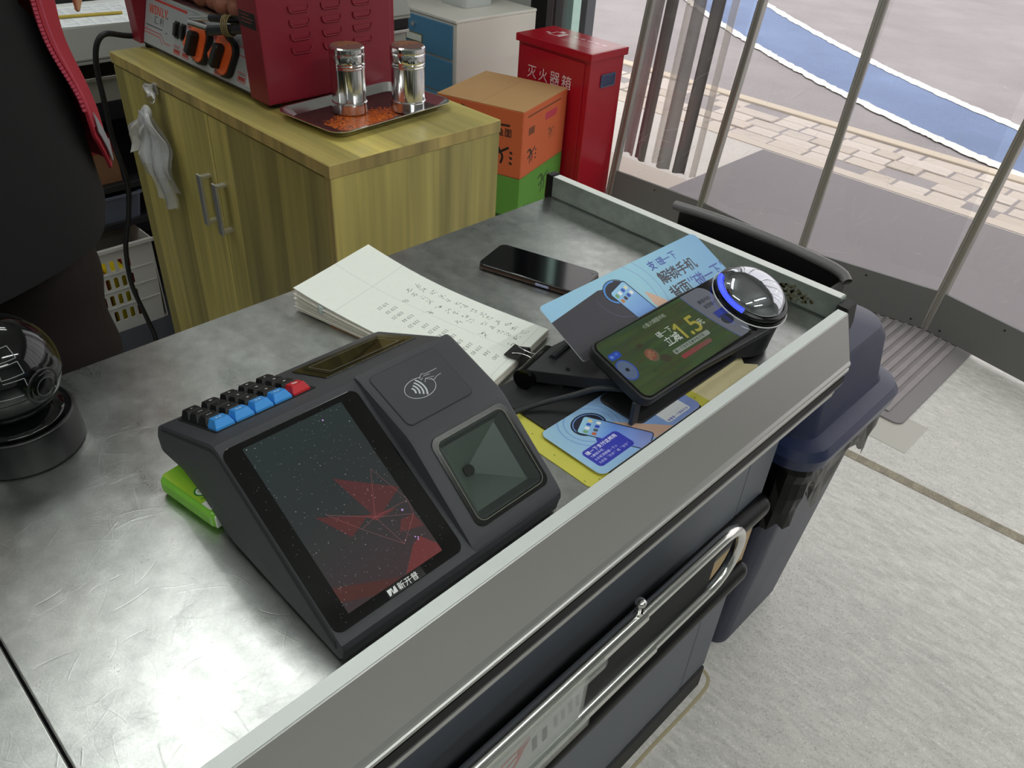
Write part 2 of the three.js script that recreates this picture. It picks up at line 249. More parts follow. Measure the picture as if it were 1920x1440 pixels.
function glyphs(x, text, px, py, size, style, lw = 0.1, gap = 0.12) { // writes left to right from the top left corner
  x.strokeStyle = style; x.fillStyle = style; x.lineCap = 'round'; x.lineJoin = 'round'; let cx = px;
  for (const ch of text) {
    if (GLYPH[ch]) {
      x.lineWidth = size * lw;
      for (const s of GLYPH[ch]) { x.beginPath(); for (let i = 0; i < s.length; i += 2) x[i ? 'lineTo' : 'moveTo'](cx + s[i] / 10 * size, py + s[i + 1] / 10 * size); x.stroke(); }
      cx += size * (1 + gap) * (ch === '"' ? 0.7 : 1);
    } else if (ch === ' ') cx += size * 0.5;
    else { x.font = `bold ${size}px sans-serif`; x.textBaseline = 'top'; x.fillText(ch, cx, py - size * 0.08); cx += x.measureText(ch).width; }
  }
  return cx;
}
// ================================================================ the room
const FLOOR_X0 = -3.0, WALL_X = 2.85, WALL_T = 0.15, BACK_Z = -3.3, FRONT_Z = 3.2, CEIL = 2.95;
const floorTex = tex(1024, 1024, (u, v, x, y) => {
  const coarse = fbm(u, v, 3, 3, 3, 21), streak = fbm(u + 0.02 * fbm(u, v, 5, 5, 2, 5), v, 190, 64, 3, 41), speck = hash(x, y, 3), s2 = hash(x >> 1, y >> 1, 9);
  const worn = Math.max(0, Math.min(1, (fbm(u, v, 2, 2, 2, 77) - 0.42) * 6));
  let g = 0.84 + (coarse - 0.5) * 0.05;
  g += (0.25 + 0.75 * worn) * (0.5 - streak) * 0.17;
  g += (speck - 0.5) * 0.08 + (s2 > 0.93 ? -0.12 * (1 - worn * 0.6) : 0) + (s2 < 0.02 ? 0.07 : 0);
  return [g, g * 0.99, g * 0.965];
}, { repeat: [1 / 1.6, 1 / 1.6] });
const floorM = mat('#ffffff', 0.42, { map: floorTex, bumpMap: tex(256, 256, (u, v, x, y) => { const a = hash(x, y, 3) * 0.4 + fbm(u, v, 8, 8, 3, 5) * 0.6; return [a, a, a]; }, { srgb: false, repeat: [1 / 0.5, 1 / 0.5] }), bumpScale: 0.0008 });
const floor = struct('floor', mbox(FLOOR_X0 - 0.15, 2.72, -0.1, 0, BACK_Z - 0.15, FRONT_Z + 0.15), floorM, 'pale worn concrete floor with speckles and streaky scuffs');
// inlaid seam across the floor and the yellow line of old glue at the foot of the counter
const strip = new THREE.Mesh(mbox(1.855, 1.885, 0, 0.0012, -0.75, 1.8), mat('#cfc8ba', 0.6, { map: tex(64, 256, (u, v, x, y) => { const g = 0.72 + 0.25 * (hash(x, y >> 1, 4) - 0.5) + 0.2 * (fbm(u, v, 2, 16, 3, 8) - 0.5); return [g, g * 0.98, g * 0.92]; }, { repeat: [14, 3] }) }));
strip.name = 'floor_joint'; strip.rotation.y = 0.055; strip.position.set(-0.03, 0, 0.1); floor.add(strip); strip.receiveShadow = true;
const tape = new THREE.Mesh(box(1.93, 2.09, 0.0002, 0.0007, -0.47, -0.33), mat('#bdbbb2', 0.35)); tape.name = 'tape_patch'; floor.add(tape);
{ const g = tube([[0.6, 0.0006, -0.300], [0.75, 0.0006, -0.303], [0.9, 0.0006, -0.301], [0.958, 0.0006, -0.308], [0.972, 0.0006, -0.34], [0.965, 0.0006, -0.38]], 0.004, 60, 6); g.scale(1, 0.12, 1);
  const o = new THREE.Mesh(g, mat('#b3a888', 0.8)); o.name = 'glue_line'; o.userData.label = 'thin line of old yellow glue at the counter foot'; floor.add(o); }
const wallM = mat('#b4b8b4', 0.8, { map: tex(128, 128, (u, v) => { const g = 0.95 + 0.06 * (fbm(u, v, 4, 4, 3, 6) - 0.5); return [g, g, g]; }, { repeat: [0.7, 0.7] }) });
struct('ceiling', mbox(FLOOR_X0 - 0.15, WALL_X + WALL_T, CEIL, CEIL + 0.1, BACK_Z - 0.15, FRONT_Z + 0.15), mat('#c6cac6', 0.85), 'pale ceiling of the shop');
struct('wall_back', mbox(FLOOR_X0 - 0.15, WALL_X + WALL_T, 0, CEIL, BACK_Z - 0.15, BACK_Z), wallM, 'pale grey wall behind the cash desks');
struct('wall_left', mbox(FLOOR_X0 - 0.15, FLOOR_X0, 0, CEIL, BACK_Z, FRONT_Z), wallM, 'pale grey side wall of the shop');
struct('wall_front', mbox(FLOOR_X0 - 0.15, WALL_X + WALL_T, 0, CEIL, FRONT_Z, FRONT_Z + 0.15), wallM, 'pale grey wall on the customer side');
const OPEN0 = -2.36, OPEN1 = 1.7;
struct('wall_right', join(mbox(WALL_X, WALL_X + WALL_T, 0, CEIL, BACK_Z, -2.66), mbox(WALL_X, WALL_X + WALL_T, 0, CEIL, OPEN1, FRONT_Z), mbox(WALL_X, WALL_X + WALL_T, 2.55, CEIL, -2.66, OPEN1)), wallM, 'wall with the wide shop entrance');
// posts at the edge of the entrance
const posts = [['trim_1', -2.66, -2.565, '#101012', 2.85, 2.97], ['trim_2', -2.563, -2.525, '#544f52', 2.85, 2.95], ['trim_3', -2.52, -2.475, '#5e5c60', 2.86, 2.93], ['trim_4', -2.385, -2.35, '#50555b', 2.87, 2.93]];
for (const [n, z0, z1, c, x0, x1] of posts) struct(n, box(x0, x1, 0, 2.55, z0, z1, 0.004), mat(c, 0.45), 'dark upright post at the edge of the entrance');
{ const w = struct('window_1', box(2.89, 2.896, 0.05, 2.55, -2.475, -2.385), mat('#eafff8', 0.02, { transmission: 1, thickness: 0, ior: 1.5 }), 'narrow clear glass side light beside the entrance');
  const sb = new THREE.Mesh(box(2.87, 2.92, 0, 0.05, -2.475, -2.385), mat('#8f9a98', 0.5)); sb.name = 'window_sill'; w.add(sb); }
// ---------------------------------------------------------------- folding door of clear panels
const LEAN = 0.14, DOOR_H = 2.45;
const DP = [[2.552, -1.868], [2.572, -1.456], [2.516, -1.0], [2.60, -0.55], [2.515, -0.115], [2.585, 0.33], [2.52, 0.78], [2.585, 1.22], [2.53, 1.66]];
const alum = mat(rgb(0.42, 0.41, 0.38), 0.4, { metal: 0.75 }), kickM = mat('#6c6c6b', 0.55), rubberM = mat('#151515', 0.6);
const paneM = mat(rgb(0.97, 0.965, 0.97), 0.0, { transmission: 1, thickness: 0, ior: 1.35 });
const scratchM = mat('#f3ece6', 0.6);
for (let i = 0; i < DP.length - 1; i++) {
  const [xa, za] = DP[i], [xb, zb] = DP[i + 1], g = new THREE.Group(); g.name = 'door_' + (i + 1); g.userData = { kind: 'structure', label: 'clear plastic leaf of the folding entrance door with a grey kick board', category: 'door' }; scene.add(g);
  const L = Math.hypot(xb - xa, zb - za), ux = [(xb - xa) / L, 0, (zb - za) / L], up = V(LEAN, 1, 0).normalize();
  // frame: x along the leaf, y up the lean; keep orthonormal by projecting
  const x = V(...ux), y = up.clone().sub(x.clone().multiplyScalar(up.dot(x))).normalize(); frame(g, [xa, 0.012, za], x.toArray(), y.toArray());
  part('pane', box(0.012, L - 0.012, 0.13, DOOR_H, -0.001, 0.001), paneM, g);
  part('kick_board', box(0.01, L - 0.01, 0.0, 0.135, -0.008, 0.008, 0.002), kickM, g);
  part('top_rail', box(0.01, L - 0.01, DOOR_H, DOOR_H + 0.05, -0.01, 0.01, 0.002), alum, g);
  part('stile', join(box(-0.014, -0.004, 0, DOOR_H + 0.05, -0.012, 0.012, 0.003), box(0.004, 0.014, 0, DOOR_H + 0.05, -0.012, 0.012, 0.003), box(-0.004, 0.004, 0, DOOR_H + 0.05, -0.007, 0.007)), alum, g);
  for (let k = 0; k < 3; k++) part('rivet', new THREE.SphereGeometry(0.0035, 8, 6).translate(0.05 + k * (L - 0.1) / 2, 0.02 + 0.095 * (k % 2), 0.008), rubberM, g);
  const sg = []; // fine scratches in the plastic
  for (let k = 0; k < 26; k++) { const px = 0.04 + rnd() * (L - 0.1), py = 0.15 + Math.pow(rnd(), 1.6) * 0.5, a = (rnd() - 0.5) * 2.2 + (k % 3 ? 0.9 : -0.6), l = 0.02 + rnd() * 0.06; sg.push(rod([px, py, 0.0012], [Math.min(L - 0.02, Math.max(0.02, px + Math.cos(a) * l)), py + Math.abs(Math.sin(a)) * l, 0.0012], 0.00028, 4)); }
  part('scratches', join(...sg), scratchM, g).userData.kind = 'stuff';
}
// bundle of clear plastic strips pushed to the side
const stripM = [mat(rgb(0.55, 0.53, 0.53), 0.25, { transmission: 0.55, thickness: 0 }), mat(rgb(0.3, 0.28, 0.28), 0.3, { transmission: 0.35, thickness: 0 }), mat(rgb(0.86, 0.84, 0.82), 0.2, { transmission: 0.75, thickness: 0 })];
const BUN = [[2.73, -1.925, 0.055, 0], [2.71, -1.855, 0.05, 1], [2.74, -1.80, 0.032, 2], [2.71, -1.738, 0.055, 0], [2.72, -1.662, 0.06, 1], [2.73, -1.598, 0.030, 2]];
BUN.forEach(([x, z, w, k], i) => {
  const fn = (u, v) => [x + LEAN * v * 2.4 * 0.55 + 0.012 * Math.sin(u * 5 + i), 0.16 + v * 2.3, z + (u - 0.5) * w * (1 + 0.25 * Math.sin(v * 3 + i)) + 0.02 * v];
  solo('curtain_strip', sheet(fn, 8, 20, 0.002), stripM[k], ['hazy grey plastic curtain strip nearest the red fire box', 'dark dirty plastic curtain strip, second from the red fire box', 'pale clear plastic curtain strip between dark strips, third from the red box', 'grey plastic curtain strip, fourth from the red fire box', 'wide dark plastic curtain strip, fifth from the red fire box', 'narrow pale curtain strip nearest the first door stile'][i], 'curtain strip', 'gathered plastic curtain strips at the entrance');
});
// ---------------------------------------------------------------- outside
const asph = mat('#ffffff', 0.9, { map: tex(512, 512, (u, v, x, y) => { const g = 0.64 + 0.10 * (fbm(u, v, 6, 6, 4, 3) - 0.5) + 0.06 * (hash(x, y, 5) - 0.5); return [g * 1.0, g * 0.965, g * 0.97]; }, { repeat: [0.5, 0.5] }) });
struct('ground_street', mbox(3.0, 40, -0.14, -0.005, -30, 20), asph, 'grey asphalt yard outside the entrance');
struct('ground_sill', mbox(2.72, 3.05, -0.1, 0.0, -2.6, 1.7), mat('#c9bfb4', 0.8), 'pale threshold of the entrance');
// pale concrete apron before the shop, then a row of paving stones and a kerb
const conc = mat('#ffffff', 0.9, { map: tex(256, 256, (u, v, x, y) => { const g = 0.84 + 0.08 * (fbm(u, v, 4, 4, 4, 31) - 0.5) + 0.05 * (hash(x, y, 15) - 0.5); return [g, g * 0.975, g * 0.95]; }, { repeat: [0.6, 0.6] }) });
struct('ground_apron', mbox(3.05, 3.72, -0.1, 0.0, -12, 8), conc, 'pale concrete apron in front of the door');
struct('ground_edging', mbox(3.72, 3.79, -0.1, 0.003, -12, 8), mat('#d6cbbf', 0.9), 'narrow pale edging beside the paving');
{ const pave = new THREE.Group(); pave.name = 'ground_paving'; pave.userData = { kind: 'structure', label: 'band of rough pale paving stones', category: 'paving' }; scene.add(pave);
  const ms = [0, 1, 2, 3].map((i) => mat(['#d6cbc0', '#cfc4b8', '#dbd1c8', '#d2c8bf'][i], 0.95, { bumpMap: tex(64, 64, (u, v) => { const a = fbm(u, v, 4, 4, 3, 60 + i); return [a, a, a]; }, { srgb: false }), bumpScale: 0.006 }));
  part('bedding', mbox(3.79, 4.36, -0.1, -0.012, -12, 8), mat('#beb4a8', 0.95), pave);
  let n = 0; const far = [];
  for (let r = 0; r < 5; r++) for (let z = -5.2 + r * 0.07; z < 1.2;) { const l = 0.12 + rnd() * 0.16, h = rnd() * 0.010; const geo = box(3.795 + r * 0.113, 3.795 + r * 0.113 + 0.104 + rnd() * 0.006, -0.05, -0.006 + h, z, z + l - 0.012, 0.006); const m = ms[Math.floor(rnd() * 4)]; if (z > -4.4 && z < 0.3) { part('paving_stone', geo, m, pave); n++; } else far.push(geo); z += l; }
  part('far_paving_stones', join(...far), ms[0], pave).userData.kind = 'stuff'; }
struct('ground_kerb', mbox(4.36, 4.44, -0.1, 0.006, -12, 8, 0.006), mat('#d8cbb9', 0.9), 'pale kerb between the paving and the asphalt');
// curved blue lane with white borders
const laneA = (z) => 4.42 - 0.365 * (z + 0.7) + 0.0667 * (z + 0.7) * (z + 0.7) * (z < -0.7 ? 1 : 0);
const laneB = (z) => laneA(z) + 0.71 - 0.075 * (z + 1.11);
function ribbon(f0, f1, z0, z1, n, y) { const p = [], idx = []; for (let i = 0; i <= n; i++) { const z = z0 + (z1 - z0) * i / n; p.push(f0(z), y, z, f1(z), y, z); if (i < n) { const a = 2 * i; idx.push(a, a + 2, a + 1, a + 1, a + 2, a + 3); } } const g = new THREE.BufferGeometry(); g.setAttribute('position', new THREE.Float32BufferAttribute(p, 3)); g.setAttribute('uv', new THREE.Float32BufferAttribute(p.flatMap((v, k) => (k % 3 === 0 ? [p[k], p[k + 2]] : [])), 2)); g.setIndex(idx); g.computeVertexNormals(); return g; }
const wob = (z, s) => 0.020 * (vnoise(z * 30 + s * 50, s, 1000, 9, 3) - 0.5) + 0.014 * (vnoise(z * 90 + s * 70, s, 3000, 9, 6) - 0.5);
const whiteM = mat('#f6f3ea', 0.8), blueM = mat('#ffffff', 0.85, { map: tex(256, 256, (u, v, x, y) => { const g = 0.92 + 0.16 * (fbm(u, v, 5, 5, 4, 13) - 0.5) + 0.05 * (hash(x, y, 8) - 0.5); return [0.52 * g, 0.60 * g, 0.755 * g]; }, { repeat: [0.5, 0.5] }) });
struct('ground_lane', ribbon((z) => laneA(z), (z) => laneB(z), -10, 3, 80, 0.0), blueM, 'curving pale blue painted lane on the asphalt');
struct('ground_line', ribbon((z) => laneA(z) - 0.045 + wob(z, 1), (z) => laneA(z) + 0.045 + wob(z, 4), -10, 3, 700, 0.003), whiteM, 'white painted border on the near side of the blue lane');
struct('ground_border', ribbon((z) => laneB(z) - 0.05 + wob(z, 2), (z) => laneB(z) + 0.05 + wob(z, 5), -10, 3, 700, 0.003), whiteM, 'white painted border on the far side of the blue lane');
solo('outdoor_mat', box(2.84, 3.69, 0.0005, 0.009, -1.80, 0.35, 0.004), mat('#8e898c', 0.95), 'grey doormat lying outside the clear door', 'mat');
// ---------------------------------------------------------------- ceiling lamps
const glow = new THREE.MeshStandardMaterial({ color: 0xffffff, emissive: rgb(...LAMP), emissiveIntensity: 9, roughness: 0.6 });
const lampBody = mat('#e8e8e4', 0.5);
TUBES.forEach(([x, z, L, a, power], i) => {
  const t = thing('tube_lamp', ['white ceiling tube lamp above the grill, nearer the counter', 'white ceiling tube lamp above the grill, nearer the back wall', 'white ceiling tube lamp running to the back wall', 'white ceiling tube lamp over the near left floor', 'white ceiling tube lamp over the near right floor', 'white ceiling tube lamp nearest the front wall', 'white ceiling tube lamp along the left wall side'][i], 'lamp', 'ceiling tube lamps'); t.position.set(x, TUBE_Y, z); t.rotation.y = a;
  part('housing', box(-L / 2, L / 2, 0.03, 0.07, -0.03, 0.03, 0.006), lampBody, t);
  part('hanger', rod([-L / 3, 0.07, 0], [-L / 3, CEIL - TUBE_Y, 0], 0.006), lampBody, t); part('hanger', rod([L / 3, 0.07, 0], [L / 3, CEIL - TUBE_Y, 0], 0.006), lampBody, t);
  part('tube', rod([-L / 2 + 0.02, 0, 0], [L / 2 - 0.02, 0, 0], 0.017, 12), glow, t);
  for (const s of [-1, 1]) part('end_cap', box(s * L / 2 - 0.02, s * L / 2 + 0.02, -0.018, 0.04, -0.022, 0.022, 0.004), lampBody, t);
  const l = new THREE.RectAreaLight(rgb(...LAMP), TUBE_POWER * power, L, 0.04); l.position.set(0, -0.02, 0); l.lookAt(0, -1, 0); l.rotation.set(-Math.PI / 2, 0, 0); t.add(l);
});
// ================================================================ the checkout counter
const T = 0.8, ZF = -0.309, ZP = -0.32, ZB = -0.845, CX0 = -1.3, CX1 = 0.985;
const steelRough = canvasTex(1024, 1024, (x, w, h) => {
  const img = x.createImageData(w, h);
  for (let j = 0; j < h; j++) for (let i = 0; i < w; i++) { const u = i / w, v = j / h, a = 0.32 + 0.08 * (fbm(u, v, 6, 6, 4, 17) - 0.5) + 0.08 * (fbm(u, v, 40, 14, 2, 23) - 0.5) + 0.05 * (hash(i, j, 2) - 0.5), o = (j * w + i) * 4; img.data[o] = img.data[o + 1] = img.data[o + 2] = a * 255; img.data[o + 3] = 255; }
  x.putImageData(img, 0, 0); scratches(x, w, h, 1600, 50, 0.25, 170, 0.5); scratches(x, w, h, 260, 150, 0.25, 170, 0.6);
}, { srgb: false });
steelRough.wrapS = steelRough.wrapT = THREE.RepeatWrapping; steelRough.repeat.set(1 / 0.62, 1 / 0.62);
const steelBump = canvasTex(1024, 1024, (x, w, h) => {
  const img = x.createImageData(w, h);
  for (let j = 0; j < h; j++) for (let i = 0; i < w; i++) { const u = i / w, v = j / h, a = 0.5 + 0.5 * (fbm(u, v, 5, 5, 3, 91) - 0.5) + 0.04 * (hash(i, j, 6) - 0.5), o = (j * w + i) * 4; img.data[o] = img.data[o + 1] = img.data[o + 2] = a * 255; img.data[o + 3] = 255; }
  x.putImageData(img, 0, 0); scratches(x, w, h, 700, 70, 0.16, 255, 0.4); scratches(x, w, h, 700, 50, 0.16, 0, 0.4);
}, { srgb: false });
steelBump.wrapS = steelBump.wrapT = THREE.RepeatWrapping; steelBump.repeat.set(1 / 0.5, 1 / 0.5);
const steelMap = tex(512, 512, (u, v, x, y) => { const g = 0.735 + 0.20 * (fbm(u, v, 5, 5, 5, 51) - 0.5) + 0.12 * (fbm(u, v, 60, 60, 3, 53) - 0.5) + 0.04 * (hash(x, y, 7) - 0.5); return [g * 0.985, g * 1.0, g * 0.985]; }, { repeat: [1 / 0.7, 1 / 0.7] });
const steel = mat('#ffffff', 1, { metal: 1, map: steelMap, roughnessMap: steelRough, bumpMap: steelBump, bumpScale: 0.0007 });
const railM = mat(rgb(0.42, 0.42, 0.405), 0.36, { metal: 0.8 });
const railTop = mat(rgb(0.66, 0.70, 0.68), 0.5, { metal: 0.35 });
const panelM = mat('#5d626c', 0.45, { map: tex(128, 128, (u, v, x, y) => { const g = 0.96 + 0.05 * (fbm(u, v, 4, 4, 3, 44) - 0.5) + 0.02 * (hash(x, y, 1) - 0.5); return [g, g, g]; }) });
const blackM = mat('#060607', 0.3, { specularIntensity: 0.6 }), blackRubber = mat('#141414', 0.55);
const counter = thing('checkout_counter', 'steel topped checkout counter with aluminium edge rails and grey front panels', 'counter');
part('worktop_sheet', mbox(CX0, 0.0085, T - 0.02, T, ZB, ZF, 0.0015), steel, counter);
part('worktop_sheet', mbox(0.0105, CX1 + 0.03, T - 0.02, T, ZB, ZF, 0.0015), steel, counter);
part('under_frame', box(CX0, 0.93, T - 0.05, T - 0.021, ZB + 0.015, ZF - 0.002), blackRubber, counter);
part('body', box(CX0 + 0.01, 0.93, 0.06, T - 0.05, ZB + 0.03, ZP - 0.006), mat('#4b4f57', 0.5), counter);
part('front_panel', box(CX0, 0.858, 0.062, 0.735, ZP - 0.006, ZP), panelM, counter);
part('corner_panel', box(0.8605, 0.94, 0.062, 0.735, ZP - 0.006, ZP, 0.002), panelM, counter);
part('end_panel', box(0.93, 0.9399, 0.062, 0.735, ZB + 0.03, ZP - 0.006), panelM, counter);
part('plinth', box(CX0, 0.938, 0, 0.06, ZB + 0.05, ZP + 0.004, 0.004), mat('#1b1b1d', 0.6), counter);
part('decor_band', box(CX0, 0.9415, 0.345, 0.478, ZP, ZP + 0.003), mat('#b69a6c', 0.5), counter, 'tan decor band between the black bumpers');
for (const y of [0.488, 0.336]) part('bumper', new RoundedBoxGeometry(0.95 - CX0, 0.042, 0.044, 6, 0.0205).translate((0.95 + CX0) / 2, y, ZP - 0.0005), blackM, counter, 'black rubber bumper bar');
// aluminium rail along the customer side
const railX1 = 0.956;
part('front_rail', extrudeX([[-0.309, T - 0.005], [-0.309, 0.835], [-0.2945, 0.8355], [-0.2935, 0.835], [-0.2712, 0.774], [-0.2684, 0.7705], [-0.2684, 0.7662], [-0.2725, 0.7645], [-0.2682, 0.7622], [-0.2682, 0.758], [-0.272, 0.7555], [-0.29, 0.7555], [-0.29, 0.76], [-0.303, 0.76]], CX0, railX1, 0.0006), railM, counter, 'brushed aluminium edge rail');
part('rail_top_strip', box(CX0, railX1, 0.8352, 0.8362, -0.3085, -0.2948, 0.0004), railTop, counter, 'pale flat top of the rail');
part('rubber_insert', extrudeX([[-0.29, 0.7555], [-0.2685, 0.755], [-0.2662, 0.7465], [-0.2685, 0.738], [-0.29, 0.7375]], CX0, railX1 - 0.010), blackM, counter, 'black rubber insert under the rail');
part('lower_lip', extrudeX([[-0.305, 0.7374], [-0.272, 0.7374], [-0.2695, 0.7355], [-0.2695, 0.7325], [-0.2725, 0.731], [-0.2705, 0.7295], [-0.2705, 0.7265], [-0.275, 0.7245], [-0.305, 0.7245]], CX0, railX1 - 0.022, 0.0004), railM, counter, 'double aluminium lip under the rubber insert');
part('rail_end_cap', extrudeX([[-0.309, 0.80], [-0.309, 0.833], [-0.295, 0.833], [-0.273, 0.772], [-0.271, 0.758], [-0.274, 0.745], [-0.30, 0.745]], railX1, railX1 + 0.008, 0.003), rubberM, counter, 'black end cap of the rail');
// raised rail across the far end
const endRail = [[0.985, T], [0.985, 0.836], [1.001, 0.836], [1.022, 0.775], [1.022, 0.762], [0.995, 0.762]];
part('end_rail', extrudeZ(endRail, ZB + 0.004, -0.318, 0.0006), mat(rgb(0.52, 0.585, 0.54), 0.5, { metal: 0.25, map: steelMap }), counter, 'pale green grey aluminium rail at the counter end');
part('end_rail_top_strip', box(0.9852, 1.0005, 0.836, 0.8368, ZB + 0.006, -0.32, 0.0003), mat('#e3e6e2', 0.5), counter);
part('end_rail_cap', extrudeZ([[0.982, T - 0.002], [0.983, 0.838], [1.003, 0.838], [1.026, 0.773], [1.026, 0.758], [0.995, 0.758]], ZB - 0.011, ZB + 0.004, 0.003), blackM, counter, 'black end cap at the cashier side');
part('end_rail_cap', extrudeZ([[0.970, T], [0.971, 0.8335], [1.0, 0.8335], [1.012, 0.80], [1.008, 0.785], [0.970, 0.785]], -0.3175, -0.300, 0.004), rubberM, counter, 'black corner cap between the two rails');
part('seam_bead', box(0.9835, 0.9855, T, T + 0.002, ZB + 0.006, -0.32), mat('#3c423d', 0.6), counter);
// residue on the end rail
{ const gs = []; for (let i = 0; i < 260; i++) { const a = rnd(), z = -0.405 + a * 0.052, hh = 0.012 * (1 - Math.abs(a - 0.42) * 1.3), y = 0.818 + (rnd() - 0.5) * 2 * Math.max(0.001, hh) - a * 0.004; if (rnd() > 0.25 + 0.5 * a) gs.push(box(0.9841, 0.9849, y - 0.0008 - rnd() * 0.001, y + 0.0008, z - 0.0012, z + 0.0012 + rnd() * 0.0012)); }
  part('glue_residue', join(...gs), mat('#6d6850', 0.9), counter, 'patch of dried sticker glue').userData.kind = 'stuff'; }
// black open bag holder hung on the counter end
{ const h = thing('bag_holder', 'black plastic bag holder tray hung on the far counter end', 'holder');
  const m = mat('#0b0b0c', 0.5), lip = mat(rgb(0.16, 0.155, 0.155), 0.4);
  part('back_wall', box(1.098, 1.103, 0.705, 0.816, -0.655, -0.358, 0.001), m, h); part('front_wall', box(1.028, 1.032, 0.705, 0.80, -0.655, -0.358, 0.001), m, h);
  part('end_wall', box(1.0321, 1.0979, 0.705, 0.808, -0.362, -0.358, 0.001), m, h); part('end_wall', box(1.0321, 1.0979, 0.705, 0.79, -0.655, -0.651, 0.001), m, h); part('tray_floor', box(1.0321, 1.0979, 0.705, 0.71, -0.65, -0.363, 0.001), m, h);
  part('rounded_lip', (() => { const g = tube([[1.102, 0.814, -0.668], [1.104, 0.818, -0.6], [1.106, 0.82, -0.5], [1.104, 0.817, -0.40], [1.102, 0.812, -0.366], [1.095, 0.806, -0.354]], 0.0082, 50, 12); return g; })(), lip, h, 'scuffed rounded lip'); }
// ---------------------------------------------------------------- chrome rail hung on the counter front
const chrome = mat(rgb(0.72, 0.72, 0.70), 0.16, { metal: 1 });
{ const r = thing('chrome_rail', 'bent chrome tube rail hung on the counter front', 'rail');
  const yT = 0.592, yB = 0.487, zr = -0.276, R = (yT - yB) / 2, xe = 0.735, path = new THREE.CurvePath();
  const pts = [[-0.5, yT, zr]]; for (let k = 0; k <= 14; k++) { const a = Math.PI / 2 - Math.PI * k / 14; pts.push([xe + R * Math.cos(a), (yT + yB) / 2 + R * Math.sin(a), zr]); } pts.push([-0.5, yB, zr]);
  const C = new THREE.CatmullRomCurve3(pts.map((p) => V(...p)), false, 'catmullrom', 0.0);
  part('tube', new THREE.TubeGeometry(C, 160, 0.0082, 14), chrome, r);
  part('sleeve', rod([-0.5, yT, zr], [0.555, yT, zr], 0.0104, 16), chrome, r); part('sleeve', rod([-0.5, yB, zr], [0.60, yB, zr], 0.0100, 16), chrome, r);
  part('backing_strip', box(-0.5, 0.53, 0.452, 0.474, ZP + 0.0045, ZP + 0.0075), mat('#0c0d0f', 0.25), r);
  for (const x of [0.0, -0.4]) { part('bracket', box(x - 0.008, x + 0.008, yB - 0.006, yB + 0.006, ZP + 0.018, zr - 0.004), chrome, r); part('bracket', box(x - 0.008, x + 0.008, yT - 0.006, yT + 0.006, ZP + 0.0005, zr - 0.004), chrome, r); };
  part('insert_panel', box(-0.5, 0.728, yB + 0.004, yT - 0.004, zr - 0.0035, zr - 0.0015, 0.0005), mat('#08090b', 0.5, { specularIntensity: 0.25 }), r, 'dark glossy insert between the tubes');
  const b = part('bolt', join(rod([0.545, yT + 0.006, zr], [0.545, yT + 0.03, zr], 0.003, 10), rod([0.545, yT + 0.0095, zr], [0.545, yT + 0.0145, zr], 0.0062, 6), lathe([[0, 0.034], [0.004, 0.0335], [0.0068, 0.031], [0.0068, 0.027], [0, 0.027]], 18).translate(0.545, yT, zr)), chrome, r, 'cross head bolt with a nut');
  const ph = thing('price_holder', 'clear plastic price holder clipped between the chrome tubes', 'sign holder'), clear = mat(rgb(0.93, 0.95, 0.94), 0.05, { transmission: 1, thickness: 0, ior: 1.45 });
  part('clear_sheet', box(-0.5, 0.452, yB + 0.01, yT - 0.011, zr + 0.0065, zr + 0.0085), clear, ph);
  part('top_clip', extrudeX([[zr + 0.0115, yT - 0.014], [zr + 0.0135, yT - 0.002], [zr + 0.0125, yT + 0.006], [zr + 0.0112, yT + 0.006], [zr + 0.012, yT - 0.002], [zr + 0.0098, yT - 0.014]], -0.5, 0.476), clear, ph);
  part('bottom_channel', extrudeX([[zr + 0.0109, yB - 0.008], [zr + 0.0135, yB - 0.004], [zr + 0.0135, yB + 0.014], [zr + 0.0115, yB + 0.014], [zr + 0.0108, yB - 0.004]], -0.5, 0.462), clear, ph);
  const price = canvasTex(1024, 256, (x, w, h) => { x.fillStyle = '#b9b9b7'; x.fillRect(0, 0, w, h); for (let i = 0; i < 400; i++) { x.fillStyle = `rgba(90,90,90,${rnd() * 0.06})`; x.fillRect(rnd() * w, rnd() * h, 14, 10); }
    x.strokeStyle = '#4a4b4c'; x.lineWidth = 13; for (const k of [0, 26]) { x.beginPath(); x.moveTo(893 + k, 70); x.lineTo(899 + k, 170); x.stroke(); } x.strokeStyle = '#8d8d8c'; x.lineWidth = 10; for (let k = 0; k < 4; k++) { x.beginPath(); x.moveTo(946 + k * 20, 60); x.lineTo(954 + k * 20, 150); x.stroke(); }
    x.strokeStyle = '#b83237'; x.lineWidth = 13; x.lineCap = 'round'; x.beginPath(); x.moveTo(860, 50); x.lineTo(640, 120); x.moveTo(864, 70); x.quadraticCurveTo(850, 200, 760, 250); x.moveTo(852, 90); x.lineTo(700, 200); x.stroke(); x.beginPath(); x.ellipse(866, 56, 14, 40, 0.2, 0, 7); x.fillStyle = '#9c2a2f'; x.fill(); });
  const pp = part('price_paper', (() => { const g = face(roundShape(0, 0, 0.62, 0.075, 0.001), 0, 0, 0.62, 0.075); g.translate(-0.17, yB + 0.014, zr + 0.0055); return g; })(), mat('#ffffff', 0.8, { map: price, side: THREE.DoubleSide }), ph, 'grey paper with red marks behind the clear sheet'); }
